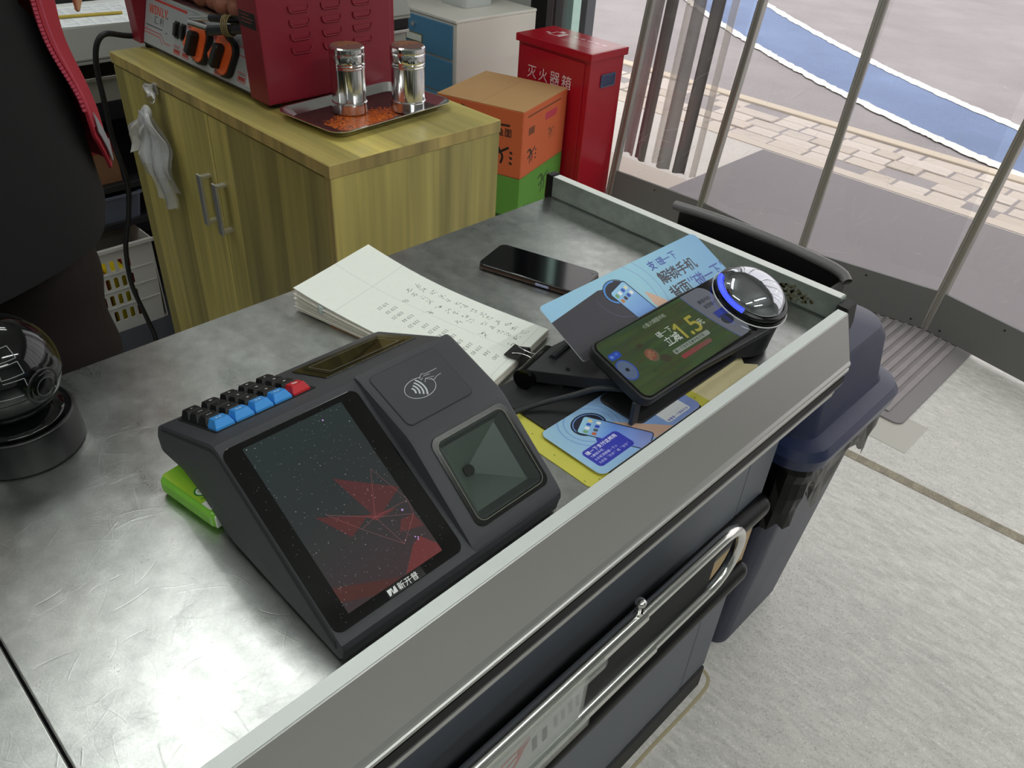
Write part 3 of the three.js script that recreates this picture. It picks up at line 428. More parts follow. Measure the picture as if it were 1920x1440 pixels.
// ================================================================ payment terminal
{ const t = thing('payment_terminal', 'dark grey desktop payment terminal with a screen, keypad and scanner window', 'terminal');
  const shellM = mat('#3a3c40', 0.5, { bumpMap: tex(128, 128, (u, v, x, y) => { const a = hash(x, y, 2); return [a, a, a]; }, { srgb: false, repeat: [60, 60] }), bumpScale: 0.00012 });
  const X0 = 0.19, X1 = 0.438;
  const prof = [[-0.335, 0.8015], [-0.3295, 0.806], [-0.3275, 0.818], [-0.3295, 0.8235], [-0.335, 0.8275], [-0.486, 0.9155], [-0.492, 0.9178], [-0.499, 0.9165], [-0.6, 0.8725], [-0.612, 0.864], [-0.619, 0.85], [-0.617, 0.834], [-0.612, 0.831], [-0.572, 0.836], [-0.54, 0.828], [-0.505, 0.8085], [-0.49, 0.8055], [-0.40, 0.803]];
  const lowG = extrudeX(prof, X0, X1, 0.003);
  part('side_line', toCreasedNormals(extrudeX([[-0.336, 0.815], [-0.336, 0.8235], [-0.486, 0.911], [-0.492, 0.913], [-0.499, 0.9115], [-0.6, 0.8685], [-0.6, 0.866], [-0.499, 0.9085], [-0.492, 0.91], [-0.486, 0.908]], X0 - 0.0007, X0 + 0.004), 0.5), mat('#17181a', 0.6), t, 'parting line of the housing');
  // raised right hand module with a funnel cut for the scanner
  const mod = [[-0.497, 0.9165], [-0.494, 0.9205], [-0.488, 0.9205], [-0.420, 0.898], [-0.412, 0.8935], [-0.336, 0.8315], [-0.330, 0.8245], [-0.329, 0.816], [-0.36, 0.82], [-0.48, 0.89]];
  const d1 = V(0, 0.8315 - 0.8935, -0.336 + 0.412), sl = d1.length(), dv = d1.clone().normalize(), nv = V(0, dv.z, -dv.y);   // scanner face: down direction and normal
  const sc = V(0.3885, 0.8935, -0.412).addScaledVector(dv, sl / 2);                                                            // its middle
  const funnel = new THREE.BufferGeometry();
  const HW = 0.040, HH = 0.039, ring = (hw, hh, dep) => [[-hw, -hh], [hw, -hh], [hw, hh], [-hw, hh]].map(([a, b]) => sc.clone().add(V(a, 0, 0)).addScaledVector(dv, -b).addScaledVector(nv, dep));
  const lensC = [-0.010, 0.004];
  const rTop = ring(HW, HH, 0.002), rBot = [[-0.006, -0.006], [0.006, -0.006], [0.006, 0.006], [-0.006, 0.006]].map(([a, b]) => sc.clone().add(V(a + lensC[0], 0, 0)).addScaledVector(dv, -(b + lensC[1])).addScaledVector(nv, -0.03)), fBot = [[-0.0042, -0.0042], [0.0042, -0.0042], [0.0042, 0.0042], [-0.0042, 0.0042]].map(([a, b]) => sc.clone().add(V(a + lensC[0], 0, 0)).addScaledVector(dv, -(b + lensC[1])).addScaledVector(nv, -0.0265));
  const solid = (A, B) => { const P = [...A, ...B].map((p) => p.toArray()), f = [[0, 1, 2, 3], [7, 6, 5, 4], [0, 4, 5, 1], [1, 5, 6, 2], [2, 6, 7, 3], [3, 7, 4, 0]], pos = []; for (const [a, b, c, d] of f) pos.push(...P[a], ...P[b], ...P[c], ...P[a], ...P[c], ...P[d]); const g = new THREE.BufferGeometry(); g.setAttribute('position', new THREE.Float32BufferAttribute(pos, 3)); g.setAttribute('uv', new THREE.Float32BufferAttribute(new Array(pos.length / 3 * 2).fill(0), 2)); g.computeVertexNormals(); return g; };
  const modG = extrudeX(mod, 0.328, 0.442, 0.0035), ev = new Evaluator(); ev.attributes = ['position', 'normal', 'uv']; ev.useGroups = false;
  const A = new Brush(plain(modG)), B = new Brush(solid(rTop, rBot)); A.updateMatrixWorld(); B.updateMatrixWorld();
  const cut = ev.evaluate(A, B, SUBTRACTION).geometry;
  const A2 = new Brush(plain(lowG)); A2.updateMatrixWorld(); part('lower_shell', toCreasedNormals(ev.evaluate(A2, B, SUBTRACTION).geometry, 0.5), shellM, t);
  part('reader_module', toCreasedNormals(cut, 0.5), shellM, t, 'raised module with the reader pad and the scanner');
  // funnel walls just inside the cut, lens, cover glass
  const wallsG = (() => { const P = [...ring(HW - 0.0012, HH - 0.0012, -0.0002), ...fBot].map((p) => p.toArray()), pos = []; for (const [a, b, c, d] of [[0, 1, 5, 4], [1, 2, 6, 5], [2, 3, 7, 6], [3, 0, 4, 7], [4, 5, 6, 7]]) pos.push(...P[a], ...P[b], ...P[c], ...P[a], ...P[c], ...P[d]); const g = new THREE.BufferGeometry(); g.setAttribute('position', new THREE.Float32BufferAttribute(pos, 3)); g.computeVertexNormals(); return g; })();
  const scn = new THREE.Group(); frame(scn, sc.toArray(), [1, 0, 0], dv.clone().negate().toArray()); scn.name = 'scanner'; t.add(scn);
  part('funnel', wallsG, mat('#747a76', 0.3, { side: THREE.DoubleSide }), t, 'grey scanner funnel');
  part('scanner_lens', join(new THREE.CylinderGeometry(0.0055, 0.0055, 0.006, 24).rotateX(Math.PI / 2).translate(lensC[0], lensC[1], -0.0255), new THREE.TorusGeometry(0.0035, 0.0009, 8, 24).translate(lensC[0], lensC[1], -0.0225)), mat('#101211', 0.15), scn);
  const frameS = roundShape(-0.0455, -0.0445, 0.091, 0.089, 0.009); frameS.holes.push(new THREE.Path(roundShape(-HW, -HH, 2 * HW, 2 * HH, 0.007).getPoints(8)));
  part('scanner_bezel', plateOf(frameS, 0.0012, 0.0003), mat('#060707', 0.2), scn, 'glossy black window frame');
  const lineS = roundShape(-HW - 0.0016, -HH - 0.0016, 2 * HW + 0.0032, 2 * HH + 0.0032, 0.0085); lineS.holes.push(new THREE.Path(roundShape(-HW - 0.001, -HH - 0.001, 2 * HW + 0.002, 2 * HH + 0.002, 0.008).getPoints(8)));
  part('bezel_line', plateOf(lineS, 0.0014), mat('#6d7360', 0.4), scn);
  part('cover_glass', plateOf(roundShape(-HW - 0.0009, -HH - 0.0009, 2 * HW + 0.0018, 2 * HH + 0.0018, 0.0075), 0.0006).translate(0, 0, 0.0003), mat(rgb(0.8, 0.84, 0.82), 0.03, { transmission: 1, thickness: 0, ior: 1.5 }), scn);
  // contactless pad on the module
  const pA = V(0.374, 0.9205, -0.488), pd = V(0, 0.898 - 0.9205, -0.420 + 0.488).normalize(), pad = new THREE.Group(); pad.name = 'reader_pad'; frame(pad, [0.3365, 0.9205 + pd.y * 0.066, -0.488 + pd.z * 0.066], [1, 0, 0], pd.clone().negate().toArray()); t.add(pad);
  const PW = 0.078, PH = 0.063, padTex = canvasTex(780, 630, (x, w, h) => {
    x.fillStyle = '#3c3e42'; x.fillRect(0, 0, w, h); scratches(x, w, h, 160, 60, 0.12, 200, 0.2);
    x.strokeStyle = '#d9dde0'; x.lineCap = 'round'; x.lineWidth = 5; x.beginPath(); x.ellipse(360, 330, 165, 108, 0, -0.35, Math.PI * 2 - 1.1); x.stroke();
    x.save(); x.translate(290, 330); x.strokeStyle = '#c7ccd0'; x.lineWidth = 17; for (let k = 0; k < 4; k++) { x.beginPath(); x.arc(-40, 0, 45 + k * 36, -0.62, 0.62); x.stroke(); } x.restore();
    x.lineWidth = 4; x.strokeStyle = '#d9dde0'; x.beginPath(); x.moveTo(640, 222); x.lineTo(500, 222); x.lineTo(470, 205); x.lineTo(420, 238); x.lineTo(425, 262); x.lineTo(450, 250); x.moveTo(470, 236); x.lineTo(540, 244); x.moveTo(640, 290); x.lineTo(585, 296); x.lineTo(540, 318); x.lineTo(520, 306); x.lineTo(470, 268); x.lineTo(440, 300); x.moveTo(470, 268); x.lineTo(560, 286); x.stroke(); });
  part('pad_plate', plateOf(roundShape(0, 0, PW, PH, 0.006), 0.0008, 0.0003), mat('#24262a', 0.6), pad);
  part('pad_print', face(roundShape(0.0008, 0.0008, PW - 0.0016, PH - 0.0016, 0.0055), 0, 0, PW, PH, 0.00095), mat('#ffffff', 0.5, { map: padTex }), pad, 'contactless payment symbol with a hand');
  // main screen
  const sA = V(0, 0.9155, -0.486), sB = V(0, 0.8275, -0.335), sd = sB.clone().sub(sA).normalize(), SL = 0.1725, SW = 0.131;
  const scr = new THREE.Group(); scr.name = 'main_screen'; frame(scr, V(0.1915, 0, 0).add(sB).addScaledVector(sd, -0.0015).toArray(), [1, 0, 0], sd.clone().negate().toArray()); t.add(scr);
  part('screen_glass', plateOf(roundShape(0, 0, SW, SL, 0.008), 0.0013, 0.0004), mat('#040505', 0.06), scr, 'black glass of the main screen');
  const dispTex = canvasTex(620, 920, (x, w, h) => {
    const gr = x.createLinearGradient(0, 0, w * 0.2, h); gr.addColorStop(0, '#1f2a2a'); gr.addColorStop(0.5, '#232829'); gr.addColorStop(1, '#33272a'); x.fillStyle = gr; x.fillRect(0, 0, w, h);
    const poly = (c, p) => { x.fillStyle = c; x.beginPath(); p.forEach(([a, b], i) => x[i ? 'lineTo' : 'moveTo'](a * w, b * h)); x.fill(); };
    const Y = (y) => 0.057 + 0.924 * y, pp = (c, l) => poly(c, l.map(([a, b]) => [a, Y(b)]));
    pp('#4a2426', [[0.52, 0.33], [1.0, 0.57], [0.66, 0.67]]); pp('#4a2324', [[0.20, 0.48], [0.61, 0.62], [0.38, 0.68]]); pp('#542628', [[0.57, 0.61], [0.87, 0.67], [0.64, 0.67]]); pp('#4e2526', [[0.76, 0.80], [0.84, 0.74], [0.97, 0.75], [0.99, 0.84]]); pp('#5f2a2a', [[0.58, 1.03], [0.80, 0.90], [0.90, 0.88], [1.0, 0.97], [1.0, 1.03]]); pp('#43221f', [[0.0, 0.86], [0.56, 1.02], [0.3, 1.03], [0.0, 0.95]]);
    x.strokeStyle = 'rgba(170,95,100,0.75)'; x.lineWidth = 1.6; const L = [[0.87, 0.39], [1.0, 0.66], [0.97, 0.75], [0.74, 0.87], [0.49, 0.67], [0.30, 0.50]]; for (const [a, b] of L) { x.beginPath(); x.moveTo(0.65 * w, Y(0.65) * h); x.lineTo(a * w, Y(b) * h); x.stroke(); } x.beginPath(); L.forEach(([a, b], i) => x[i ? 'lineTo' : 'moveTo'](a * w, Y(b) * h)); x.stroke();
    for (let i = 0; i < 150; i++) { x.fillStyle = `rgba(${200 + rnd() * 55},${190 + rnd() * 50},220,${0.25 + rnd() * 0.6})`; const s = 0.7 + rnd() * 2; x.beginPath(); x.arc(rnd() * w, rnd() * h, s, 0, 7); x.fill(); }
    x.fillStyle = '#b18ccf'; for (const [a, b, s] of [[0.90, 0.70, 6], [0.86, 0.86, 4], [0.88, 0.87, 4], [0.87, 0.88, 4], [0.75, 0.05, 5]]) { x.beginPath(); x.arc(a * w, b * h, s, 0, 7); x.fill(); } });
  part('display', face(roundShape(0.0165, 0.0095, 0.096, 0.157, 0.0005), 0.0165, 0.0095, 0.096, 0.157, 0.00142), new THREE.MeshPhysicalMaterial({ color: 0x111111, roughness: 0.08, emissive: 0xffffff, emissiveMap: dispTex, emissiveIntensity: 0.8 }), scr, 'dark wallpaper with red shards and stars');
  const logoTex = canvasTex(512, 128, (x, w, h) => { x.fillStyle = '#050606'; x.fillRect(0, 0, w, h); x.fillStyle = '#dfe2e0'; x.beginPath(); x.moveTo(14, 28); x.lineTo(78, 28); x.lineTo(78, 84); x.lineTo(104, 28); x.lineTo(128, 28); x.lineTo(128, 104); x.lineTo(66, 104); x.lineTo(66, 50); x.lineTo(40, 104); x.lineTo(14, 104); x.fill(); glyphs(x, '新开普', 150, 22, 88, '#dfe2e0', 0.1, 0.1); });
  part('maker_logo', face(roundShape(0.051, 0.0006, 0.037, 0.0084, 0.0003), 0.051, 0.0004, 0.037, 0.0090, 0.00145), mat('#ffffff', 0.1, { map: logoTex }), scr, 'white maker logo 新开普');
  { const e = []; for (let i = 0; i < 260; i++) { const a = 0.004 + rnd() * (SW - 0.008), b = 0.004 + rnd() * (SL - 0.008), s = 0.00012 + rnd() * 0.0002; e.push(new THREE.OctahedronGeometry(s).translate(a, b, 0.00155)); } part('dust', join(...e), mat('#cfd2cf', 0.9), scr).userData.kind = 'stuff'; }
  // rear slope: keypad and customer display
  const bA = V(0, 0.9165, -0.499), bB = V(0, 0.8725, -0.6), bd = bB.clone().sub(bA).normalize(), rear = new THREE.Group(); rear.name = 'keypad'; frame(rear, V(0.203, 0, 0).add(bA).toArray(), [1, 0, 0], bd.toArray()); t.add(rear);   // x right, y towards the cashier, z out
  part('keypad_well', plateOf(roundShape(0.001, 0.017, 0.098, 0.088, 0.002), 0.0008), mat('#08090a', 0.6), rear, 'recessed black keypad well');
  const keyGeo = (() => { const b = roundShape(-0.0087, -0.0094, 0.0174, 0.0188, 0.0012).getPoints(3), tp = roundShape(-0.0061, -0.0066, 0.0122, 0.0132, 0.0012).getPoints(3); return toCreasedNormals(loft([b.map((p) => [p.x, p.y, 0]), b.map((p) => [p.x, p.y, 0.002]), tp.map((p) => [p.x, p.y + 0.0006, 0.0085])]), 0.4); })();
  const keyM = { k: mat('#141517', 0.35), b: mat('#3b93e0', 0.35), r: mat('#c0222c', 0.35) };
  const legends = [['F4', 'F3', 'F2', 'F1', '电'], ['CLR', '+', '3', '6', '9'], ['ESC', '.', '2', '5', '8'], ['*', '0', '1', '4', '7']];
  const legTex = canvasTex(640, 512, (x, w, h) => { x.fillStyle = '#141517'; x.fillRect(0, 0, w, h); legends.forEach((row, j) => row.forEach((s, i) => { x.fillStyle = j ? '#141517' : i === 4 ? '#c0222c' : '#3b93e0'; x.fillRect(i * 128, j * 128, 128, 128); x.save(); x.translate(i * 128 + 64, j * 128 + 64); x.rotate(Math.PI); x.fillStyle = '#f2f4f5'; x.strokeStyle = '#f2f4f5'; if (s === '电') { x.lineWidth = 7; x.strokeRect(-22, -20, 44, 34); x.beginPath(); x.moveTo(0, -34); x.lineTo(0, 22); x.lineTo(26, 24); x.moveTo(-22, -3); x.lineTo(22, -3); x.stroke(); } else { x.font = `bold ${s.length > 2 ? 30 : 52}px sans-serif`; x.textAlign = 'center'; x.textBaseline = 'middle'; x.fillText(s, 0, 0); } x.restore(); })); });
  const legM = mat('#ffffff', 0.4, { map: legTex });
  for (let j = 0; j < 4; j++) for (let i = 0; i < 5; i++) {
    const k = new THREE.Mesh(keyGeo, j ? keyM.k : i === 4 ? keyM.r : keyM.b); k.name = 'key'; k.castShadow = k.receiveShadow = true; k.position.set(0.0115 + i * 0.0186, 0.0285 + j * 0.0203, 0.0006); rear.add(k);
    if (!j) k.userData.label = i === 4 ? 'red key' : 'blue function key F' + (4 - i);
    const f = face(roundShape(-0.006, -0.006, 0.012, 0.012, 0.001), -0.006, -0.006, 0.012, 0.012, 0.00856), uv = f.attributes.uv; for (let q = 0; q < uv.count; q++) uv.setXY(q, (i + uv.getX(q)) / 5, 1 - (j + 1 - uv.getY(q)) / 4);
    f.translate(0, 0.0006, 0); const l = new THREE.Mesh(f, legM); l.name = 'key_legend'; k.add(l);
  }
  const cd = new THREE.Group(); cd.name = 'customer_display'; cd.position.set(0.117, 0.030, 0); rear.add(cd);
  part('display_bezel', plateOf(roundShape(0, 0, 0.108, 0.068, 0.001), 0.0009, 0.0002), mat('#151406', 0.15), cd, 'olive tinted window of the small display');
  part('display_glass', plateOf(roundShape(0.008, 0.008, 0.092, 0.052, 0.0006), 0.0013, 0.0002), mat('#1c1a12', 0.04), cd);
  { const s = roundShape(0.013, 0.012, 0.082, 0.044, 0.0005); s.holes.push(new THREE.Path(roundShape(0.0134, 0.0124, 0.0812, 0.0432, 0.0005).getPoints(3))); part('display_outline', plateOf(s, 0.00145), mat('#8b8a7c', 0.5), cd); }
}
// ================================================================ tap payment device, its stand, cards and cable
const matteBlack = mat('#232326', 0.5), glossBlack = mat('#08080a', 0.12);
solo('yellow_sheet', plateOf(roundShape(0.486, 0.323, 0.215, 0.178, [0.012, 0.002, 0.01, 0.01]), 0.0009).rotateX(-Math.PI / 2).translate(0, T, 0), mat('#ffffff', 0.35, { map: tex(256, 256, (u, v, x, y) => { const g = 1 + 0.05 * (fbm(u, v, 6, 6, 3, 12) - 0.5) - (hash(x >> 1, y >> 1, 6) > 0.992 ? 0.25 : 0); return [0.85 * g, 0.83 * g, 0.36 * g]; }, { repeat: [4, 4] }) }), 'yellow plastic sheet under the black stand plate', 'sheet');
{ const s = new THREE.Shape(); [[0.7015, 0.322], [0.79, 0.322], [0.812, 0.332], [0.80, 0.345], [0.815, 0.36], [0.79, 0.378], [0.80, 0.40], [0.75, 0.42], [0.7015, 0.42]].forEach((p, i) => s[i ? 'lineTo' : 'moveTo'](...p));
  solo('peeled_label', plateOf(s, 0.0006).rotateX(-Math.PI / 2).translate(0, T, 0), mat('#ffffff', 0.6, { map: tex(256, 256, (u, v, x, y) => { const g = 1 + 0.1 * (fbm(u, v, 5, 5, 4, 15) - 0.5), c = Math.abs(fbm(u, v, 4, 4, 2, 19) - 0.5) < 0.006 ? 0.8 : 1; return [0.93 * g * c, 0.88 * g * c, 0.69 * g * c]; }, { repeat: [5, 5] }) }), 'torn cream coloured label remains on the steel beside the yellow sheet', 'label'); }
{ const st = thing('device_stand', 'black metal stand plate with a hinged arm', 'stand');
  part('base_plate', plateOf(roundShape(0.517, 0.3275, 0.165, 0.178, 0.004), 0.0028, 0.0005).rotateX(-Math.PI / 2).translate(0, T + 0.0011, 0), matteBlack, st);
  const flat = (pts, y0, y1, bv) => { const q = new THREE.Shape(); pts.forEach(([x, z], i) => q[i ? 'lineTo' : 'moveTo'](x, -z)); return plateOf(q, y1 - y0, bv).rotateX(-Math.PI / 2).translate(0, y0, 0); };
  const a = new THREE.Group(); a.name = 'arm'; st.add(a);
  part('arm_plate', flat([[0.552, -0.487], [0.617, -0.402], [0.66, -0.388], [0.70, -0.40], [0.688, -0.47], [0.655, -0.4985], [0.592, -0.5005]], 0.813, 0.829, 0.0012), matteBlack, a);
  part('slot', flat([[0.590, -0.487], [0.633, -0.4945], [0.645, -0.485], [0.600, -0.476]], 0.8288, 0.8293, 0), mat('#050506', 0.6), a, 'dark slot for the hinge pin');
  part('hinge_pin', rod([0.593, 0.8285, -0.4815], [0.632, 0.8285, -0.4895], 0.0048, 18), mat('#2a2a2e', 0.25), a);
  part('screw', new THREE.CylinderGeometry(0.0028, 0.0028, 0.0008, 6).translate(0.590, 0.8293, -0.455), glossBlack, a);
  part('hinge_barrel', rod([0.549, 0.8165, -0.486], [0.610, 0.8165, -0.5005], 0.0127, 24), glossBlack, a);
  part('arm_foot', flat([[0.572, -0.482], [0.60, -0.488], [0.61, -0.46], [0.582, -0.454]], 0.8042, 0.8129, 0.001), matteBlack, a);
}
// flat card on the stand
const cardTex = canvasTex(1024, 520, (x, w, h) => {
  const g = x.createLinearGradient(0, 0, w, h); g.addColorStop(0, '#a8d3ec'); g.addColorStop(0.55, '#8fb4e6'); g.addColorStop(1, '#8f9fdd'); x.fillStyle = g; x.fillRect(0, 0, w, h);
  x.strokeStyle = 'rgba(120,160,220,0.7)'; x.lineWidth = 9; for (const r of [165, 205]) { x.beginPath(); x.arc(300, 150, r, 0, 7); x.stroke(); }
  x.fillStyle = '#d9b39e'; x.beginPath(); x.moveTo(430, 230); x.quadraticCurveTo(520, 330, 700, 520); x.lineTo(520, 520); x.quadraticCurveTo(470, 400, 430, 320); x.fill();
  x.fillStyle = '#2c2f3d'; x.beginPath(); x.ellipse(300, 145, 128, 104, 0, 0, 7); x.fill(); x.strokeStyle = '#6f9be0'; x.lineWidth = 8; x.beginPath(); x.ellipse(300, 145, 112, 90, 0, 0, 7); x.stroke();
  x.save(); x.translate(186, 148); x.rotate(-0.46); x.fillStyle = '#26324a'; x.beginPath(); x.roundRect(-8, -8, 186, 470, 26); x.fill(); const pg = x.createLinearGradient(0, 0, 0, 420); pg.addColorStop(0, '#a9dcf2'); pg.addColorStop(0.5, '#6f98e6'); pg.addColorStop(1, '#8f9fdd'); x.fillStyle = pg; x.beginPath(); x.roundRect(0, 0, 170, 456, 20); x.fill();
  const ic = ['#7fae7a', '#f4f6f8', '#3d63c8', '#f2d9a0', '#c96a4a', '#5a5f6a', '#3a49b8', '#f6f6f6']; for (let j = 0; j < 2; j++) for (let i = 0; i < 4; i++) { x.fillStyle = ic[j * 4 + i]; x.beginPath(); x.roundRect(12 + i * 38, 34 + j * 56, 27, 30, 8); x.fill(); } x.restore();
  x.fillStyle = '#3d43b4'; x.beginPath(); x.roundRect(52, 296, 330, 170, 30); x.fill(); x.beginPath(); x.moveTo(210, 298); x.lineTo(232, 264); x.lineTo(262, 298); x.fill();
  glyphs(x, '碰一下支付这样用', 72, 312, 32, '#eef0fb', 0.12, 0.1); glyphs(x, '1.解锁手机', 76, 354, 21, '#d6daf5', 0.1); glyphs(x, '2.手机顶部碰一下小', 76, 388, 21, '#d6daf5', 0.1); glyphs(x, '3.点击 "打开" 或 "支付"', 76, 422, 21, '#d6daf5', 0.1);
  x.fillStyle = '#eef1f4'; x.beginPath(); x.roundRect(700, 306, 240, 180, 18); x.fill(); glyphs(x, '查看碰一下使用方法', 712, 458, 21, '#3d43b4', 0.1, 0.14);
});
{ const c = thing('instruction_card', 'pale blue instruction card lying flat on the black stand plate', 'card'); frame(c, [0.505, T + 0.0039, -0.3295], [1, 0, 0], [0, 0, -1]);
  const s = roundShape(0, 0, 0.179, 0.0875, 0.009); part('card_stock', plateOf(s, 0.0007), mat('#dfe6ea', 0.4), c); part('card_print', face(s, 0, 0, 0.179, 0.0875, 0.00075), mat('#ffffff', 0.3, { map: cardTex }), c, 'print of a phone held to a blue ring'); }
// the device itself, in a frame on its tilted face
const TH = 18 * Math.PI / 180, DO = [0.590, 0.845, -0.345];
const toW = (u, v, n) => [DO[0] + u, DO[1] + v * Math.sin(TH) + n * Math.cos(TH), DO[2] - v * Math.cos(TH) + n * Math.sin(TH)];
{ const d = thing('tap_payment_device', 'black tap to pay device with a glossy dome and a green advert screen', 'payment device'); frame(d, DO, [1, 0, 0], [0, Math.sin(TH), -Math.cos(TH)]);
  const CU = 0.260, CV = 0.040, CR = 0.049;
  const outline = (m) => { const s = new THREE.Shape(), r = 0.013; s.moveTo(r, m); s.lineTo(0.10, m - 0.0005); s.quadraticCurveTo(0.19, m - 0.006, CU - 0.012, CV - CR + m); s.absarc(CU, CV, CR - m, -1.75, 1.85, false); s.lineTo(0.19, 0.0925 - m); s.lineTo(r, 0.0925 - m); s.absarc(m + r, 0.0925 - m - r, r, Math.PI / 2, Math.PI, false); s.lineTo(m, m + r); s.absarc(m + r, m + r, r, Math.PI, Math.PI * 1.5, false); return s; };
  part('housing', plateOf(outline(0), 0.0125, 0.0022).translate(0, 0, -0.0125), matteBlack, d);
  part('lower_tray', plateOf(outline(0.005), 0.005, 0.0015).translate(0, -0.001, -0.0185), mat('#0e0e10', 0.45), d);
  // face plate up to the ring of the dome
  const fs = new THREE.Shape(); { const r = 0.011, a0 = 0.0028, RR = CR + 0.003, h0 = a0 + 0.001, h1 = 0.0925 - a0; const t0 = Math.asin((h0 - CV) / RR), t1 = Math.asin((h1 - CV) / RR < 1 ? (h1 - CV) / RR : 1); fs.moveTo(a0 + r, h0 - 0.001); fs.lineTo(0.10, h0 - 0.0015); fs.quadraticCurveTo(0.17, h0 - 0.004, CU - RR * Math.cos(t0), h0 - 0.004); for (let k = 0; k <= 16; k++) { const a = t0 + (t1 - t0) * k / 16; fs.lineTo(CU - RR * Math.cos(a), CV + RR * Math.sin(a)); } fs.lineTo(a0 + r, h1); fs.absarc(a0 + r, h1 - r, r, Math.PI / 2, Math.PI, false); fs.lineTo(a0, h0 + r); fs.absarc(a0 + r, h0 + r - 0.001, r, Math.PI, Math.PI * 1.5, false); }
  part('screen_glass', plateOf(fs, 0.0008, 0.0002), mat('#0a0a0c', 0.05), d, 'black glass front');
  const adTex = canvasTex(1400, 560, (x, w, h) => {
    x.fillStyle = '#33402b'; x.fillRect(0, 0, w, h); for (let i = 0; i < 320; i++) { x.fillStyle = `rgba(${40 + rnd() * 50},${58 + rnd() * 42},${30 + rnd() * 30},0.14)`; const ww = 60 + rnd() * 240; x.beginPath(); x.ellipse(rnd() * w, rnd() * h, ww, 6 + rnd() * 26, 0, 0, 7); x.fill(); }
    x.fillStyle = '#62656d'; x.beginPath(); x.moveTo(1050, 0); x.quadraticCurveTo(1080, 290, 1196, 560); x.lineTo(w, 560); x.lineTo(w, 0); x.fill(); x.strokeStyle = '#46548a'; x.lineWidth = 8; x.beginPath(); x.moveTo(1050, 0); x.quadraticCurveTo(1080, 290, 1196, 560); x.stroke();
    glyphs(x, '心鱼大碰面手机', 500, 52, 38, '#7f8879', 0.14, 0.04);
    glyphs(x, '碰一下', 536, 164, 56, '#1c2b18', 0.24, 0.05); glyphs(x, '碰一下', 536, 164, 56, '#a9b1a4', 0.12, 0.05); glyphs(x, '立减', 546, 234, 84, '#1c2b18', 0.22, 0.05); glyphs(x, '立减', 546, 234, 84, '#aeb6aa', 0.12, 0.05);
    x.font = '210px sans-serif'; x.textBaseline = 'alphabetic'; x.strokeStyle = '#3e4720'; x.lineWidth = 22; x.strokeText('1.5', 700, 330); x.strokeStyle = '#968f42'; x.lineWidth = 9; x.strokeText('1.5', 700, 330); x.fillStyle = '#968f42'; x.fillText('1.5', 700, 330); glyphs(x, '元', 968, 240, 62, '#a9b1a4', 0.12);
    x.fillStyle = '#7f877e'; x.beginPath(); x.roundRect(530, 356, 450, 44, 14); x.fill(); glyphs(x, '碰一下支付立减手机方用', 548, 364, 26, '#39443a', 0.13, 0.3);
    const rg = x.createLinearGradient(550, 0, 930, 0); rg.addColorStop(0, '#82383c'); rg.addColorStop(1, '#6a4b45'); x.fillStyle = rg; x.beginPath(); x.roundRect(555, 424, 375, 38, 18); x.fill();
    x.fillStyle = '#5f5342'; x.beginPath(); x.ellipse(352, 300, 58, 62, 0, 0, 7); x.fill(); x.fillStyle = '#74493a'; x.beginPath(); x.ellipse(345, 292, 48, 50, 0, 0, 7); x.fill(); x.fillStyle = '#86604b'; for (let i = 0; i < 26; i++) { x.beginPath(); x.arc(310 + rnd() * 70, 260 + rnd() * 66, 5 + rnd() * 6, 0, 7); x.fill(); } x.fillStyle = '#3d3a2e'; x.beginPath(); x.ellipse(430, 376, 50, 36, 0.5, 0, 7); x.fill(); x.fillStyle = '#3a3527'; x.fillRect(300, 170, 60, 34);
    x.fillStyle = '#25459c'; x.beginPath(); x.roundRect(20, 128, 118, 60, 22); x.fill(); glyphs(x, '碰一下', 36, 144, 26, '#6f8bd0', 0.12, 0.06);
    x.fillStyle = '#52617a'; x.beginPath(); x.ellipse(66, 300, 74, 92, 0, 0, 7); x.fill(); x.strokeStyle = '#2d489c'; x.lineWidth = 10; x.stroke(); x.fillStyle = '#20252a'; x.beginPath(); x.arc(70, 300, 17, 0, 7); x.fill();
    glyphs(x, '解锁手机', 1150, 110, 38, '#33353f', 0.13, 0.04); glyphs(x, '背面碰一下', 1160, 168, 38, '#33353f', 0.13, 0.04); x.fillStyle = '#2f3a80'; x.beginPath(); x.roundRect(1180, 262, 170, 70, 8); x.fill(); x.fillStyle = '#2c2f36'; x.beginPath(); x.ellipse(1250, 368, 66, 52, 0, 0, 7); x.fill();
  });
  part('advert_screen', (() => { const s = roundShape(0.0045, 0.0042, 0.2115, 0.084, [0.010, 0.012, 0.016, 0.010]); return face(s, 0.004, 0.0042, 0.218, 0.0843, 0.00088); })(), new THREE.MeshPhysicalMaterial({ color: 0x0c0c0c, roughness: 0.07, emissive: 0xffffff, emissiveMap: adTex, emissiveIntensity: 0.66 }), d, 'lit green advert offering 1.5 off');
  const ringG = new THREE.TorusGeometry(CR + 0.0016, 0.0009, 8, 80).translate(CU, CV, 0.0008);
  part('white_ring', ringG, mat('#d8d8d6', 0.3), d);
  const dome = new THREE.Group(); dome.name = 'dome'; dome.position.set(CU, CV, 0); d.add(dome);
  part('dome_base', lathe([[0, 0], [CR - 0.0005, 0], [CR, 0.004], [CR - 0.001, 0.0095], [CR - 0.0035, 0.011], [0, 0.011]], 72).rotateX(Math.PI / 2), glossBlack, dome);
  part('light_ring', (() => { const g = new THREE.TorusGeometry(CR - 0.0032, 0.0032, 10, 60, 1.5); g.rotateZ(Math.PI * 0.62); g.translate(0, 0, 0.011); return g; })(), new THREE.MeshStandardMaterial({ color: 0x101a60, emissive: rgb(0.06, 0.10, 0.95), emissiveIntensity: 1.0, roughness: 0.3 }), dome, 'lit blue arc around the dome');
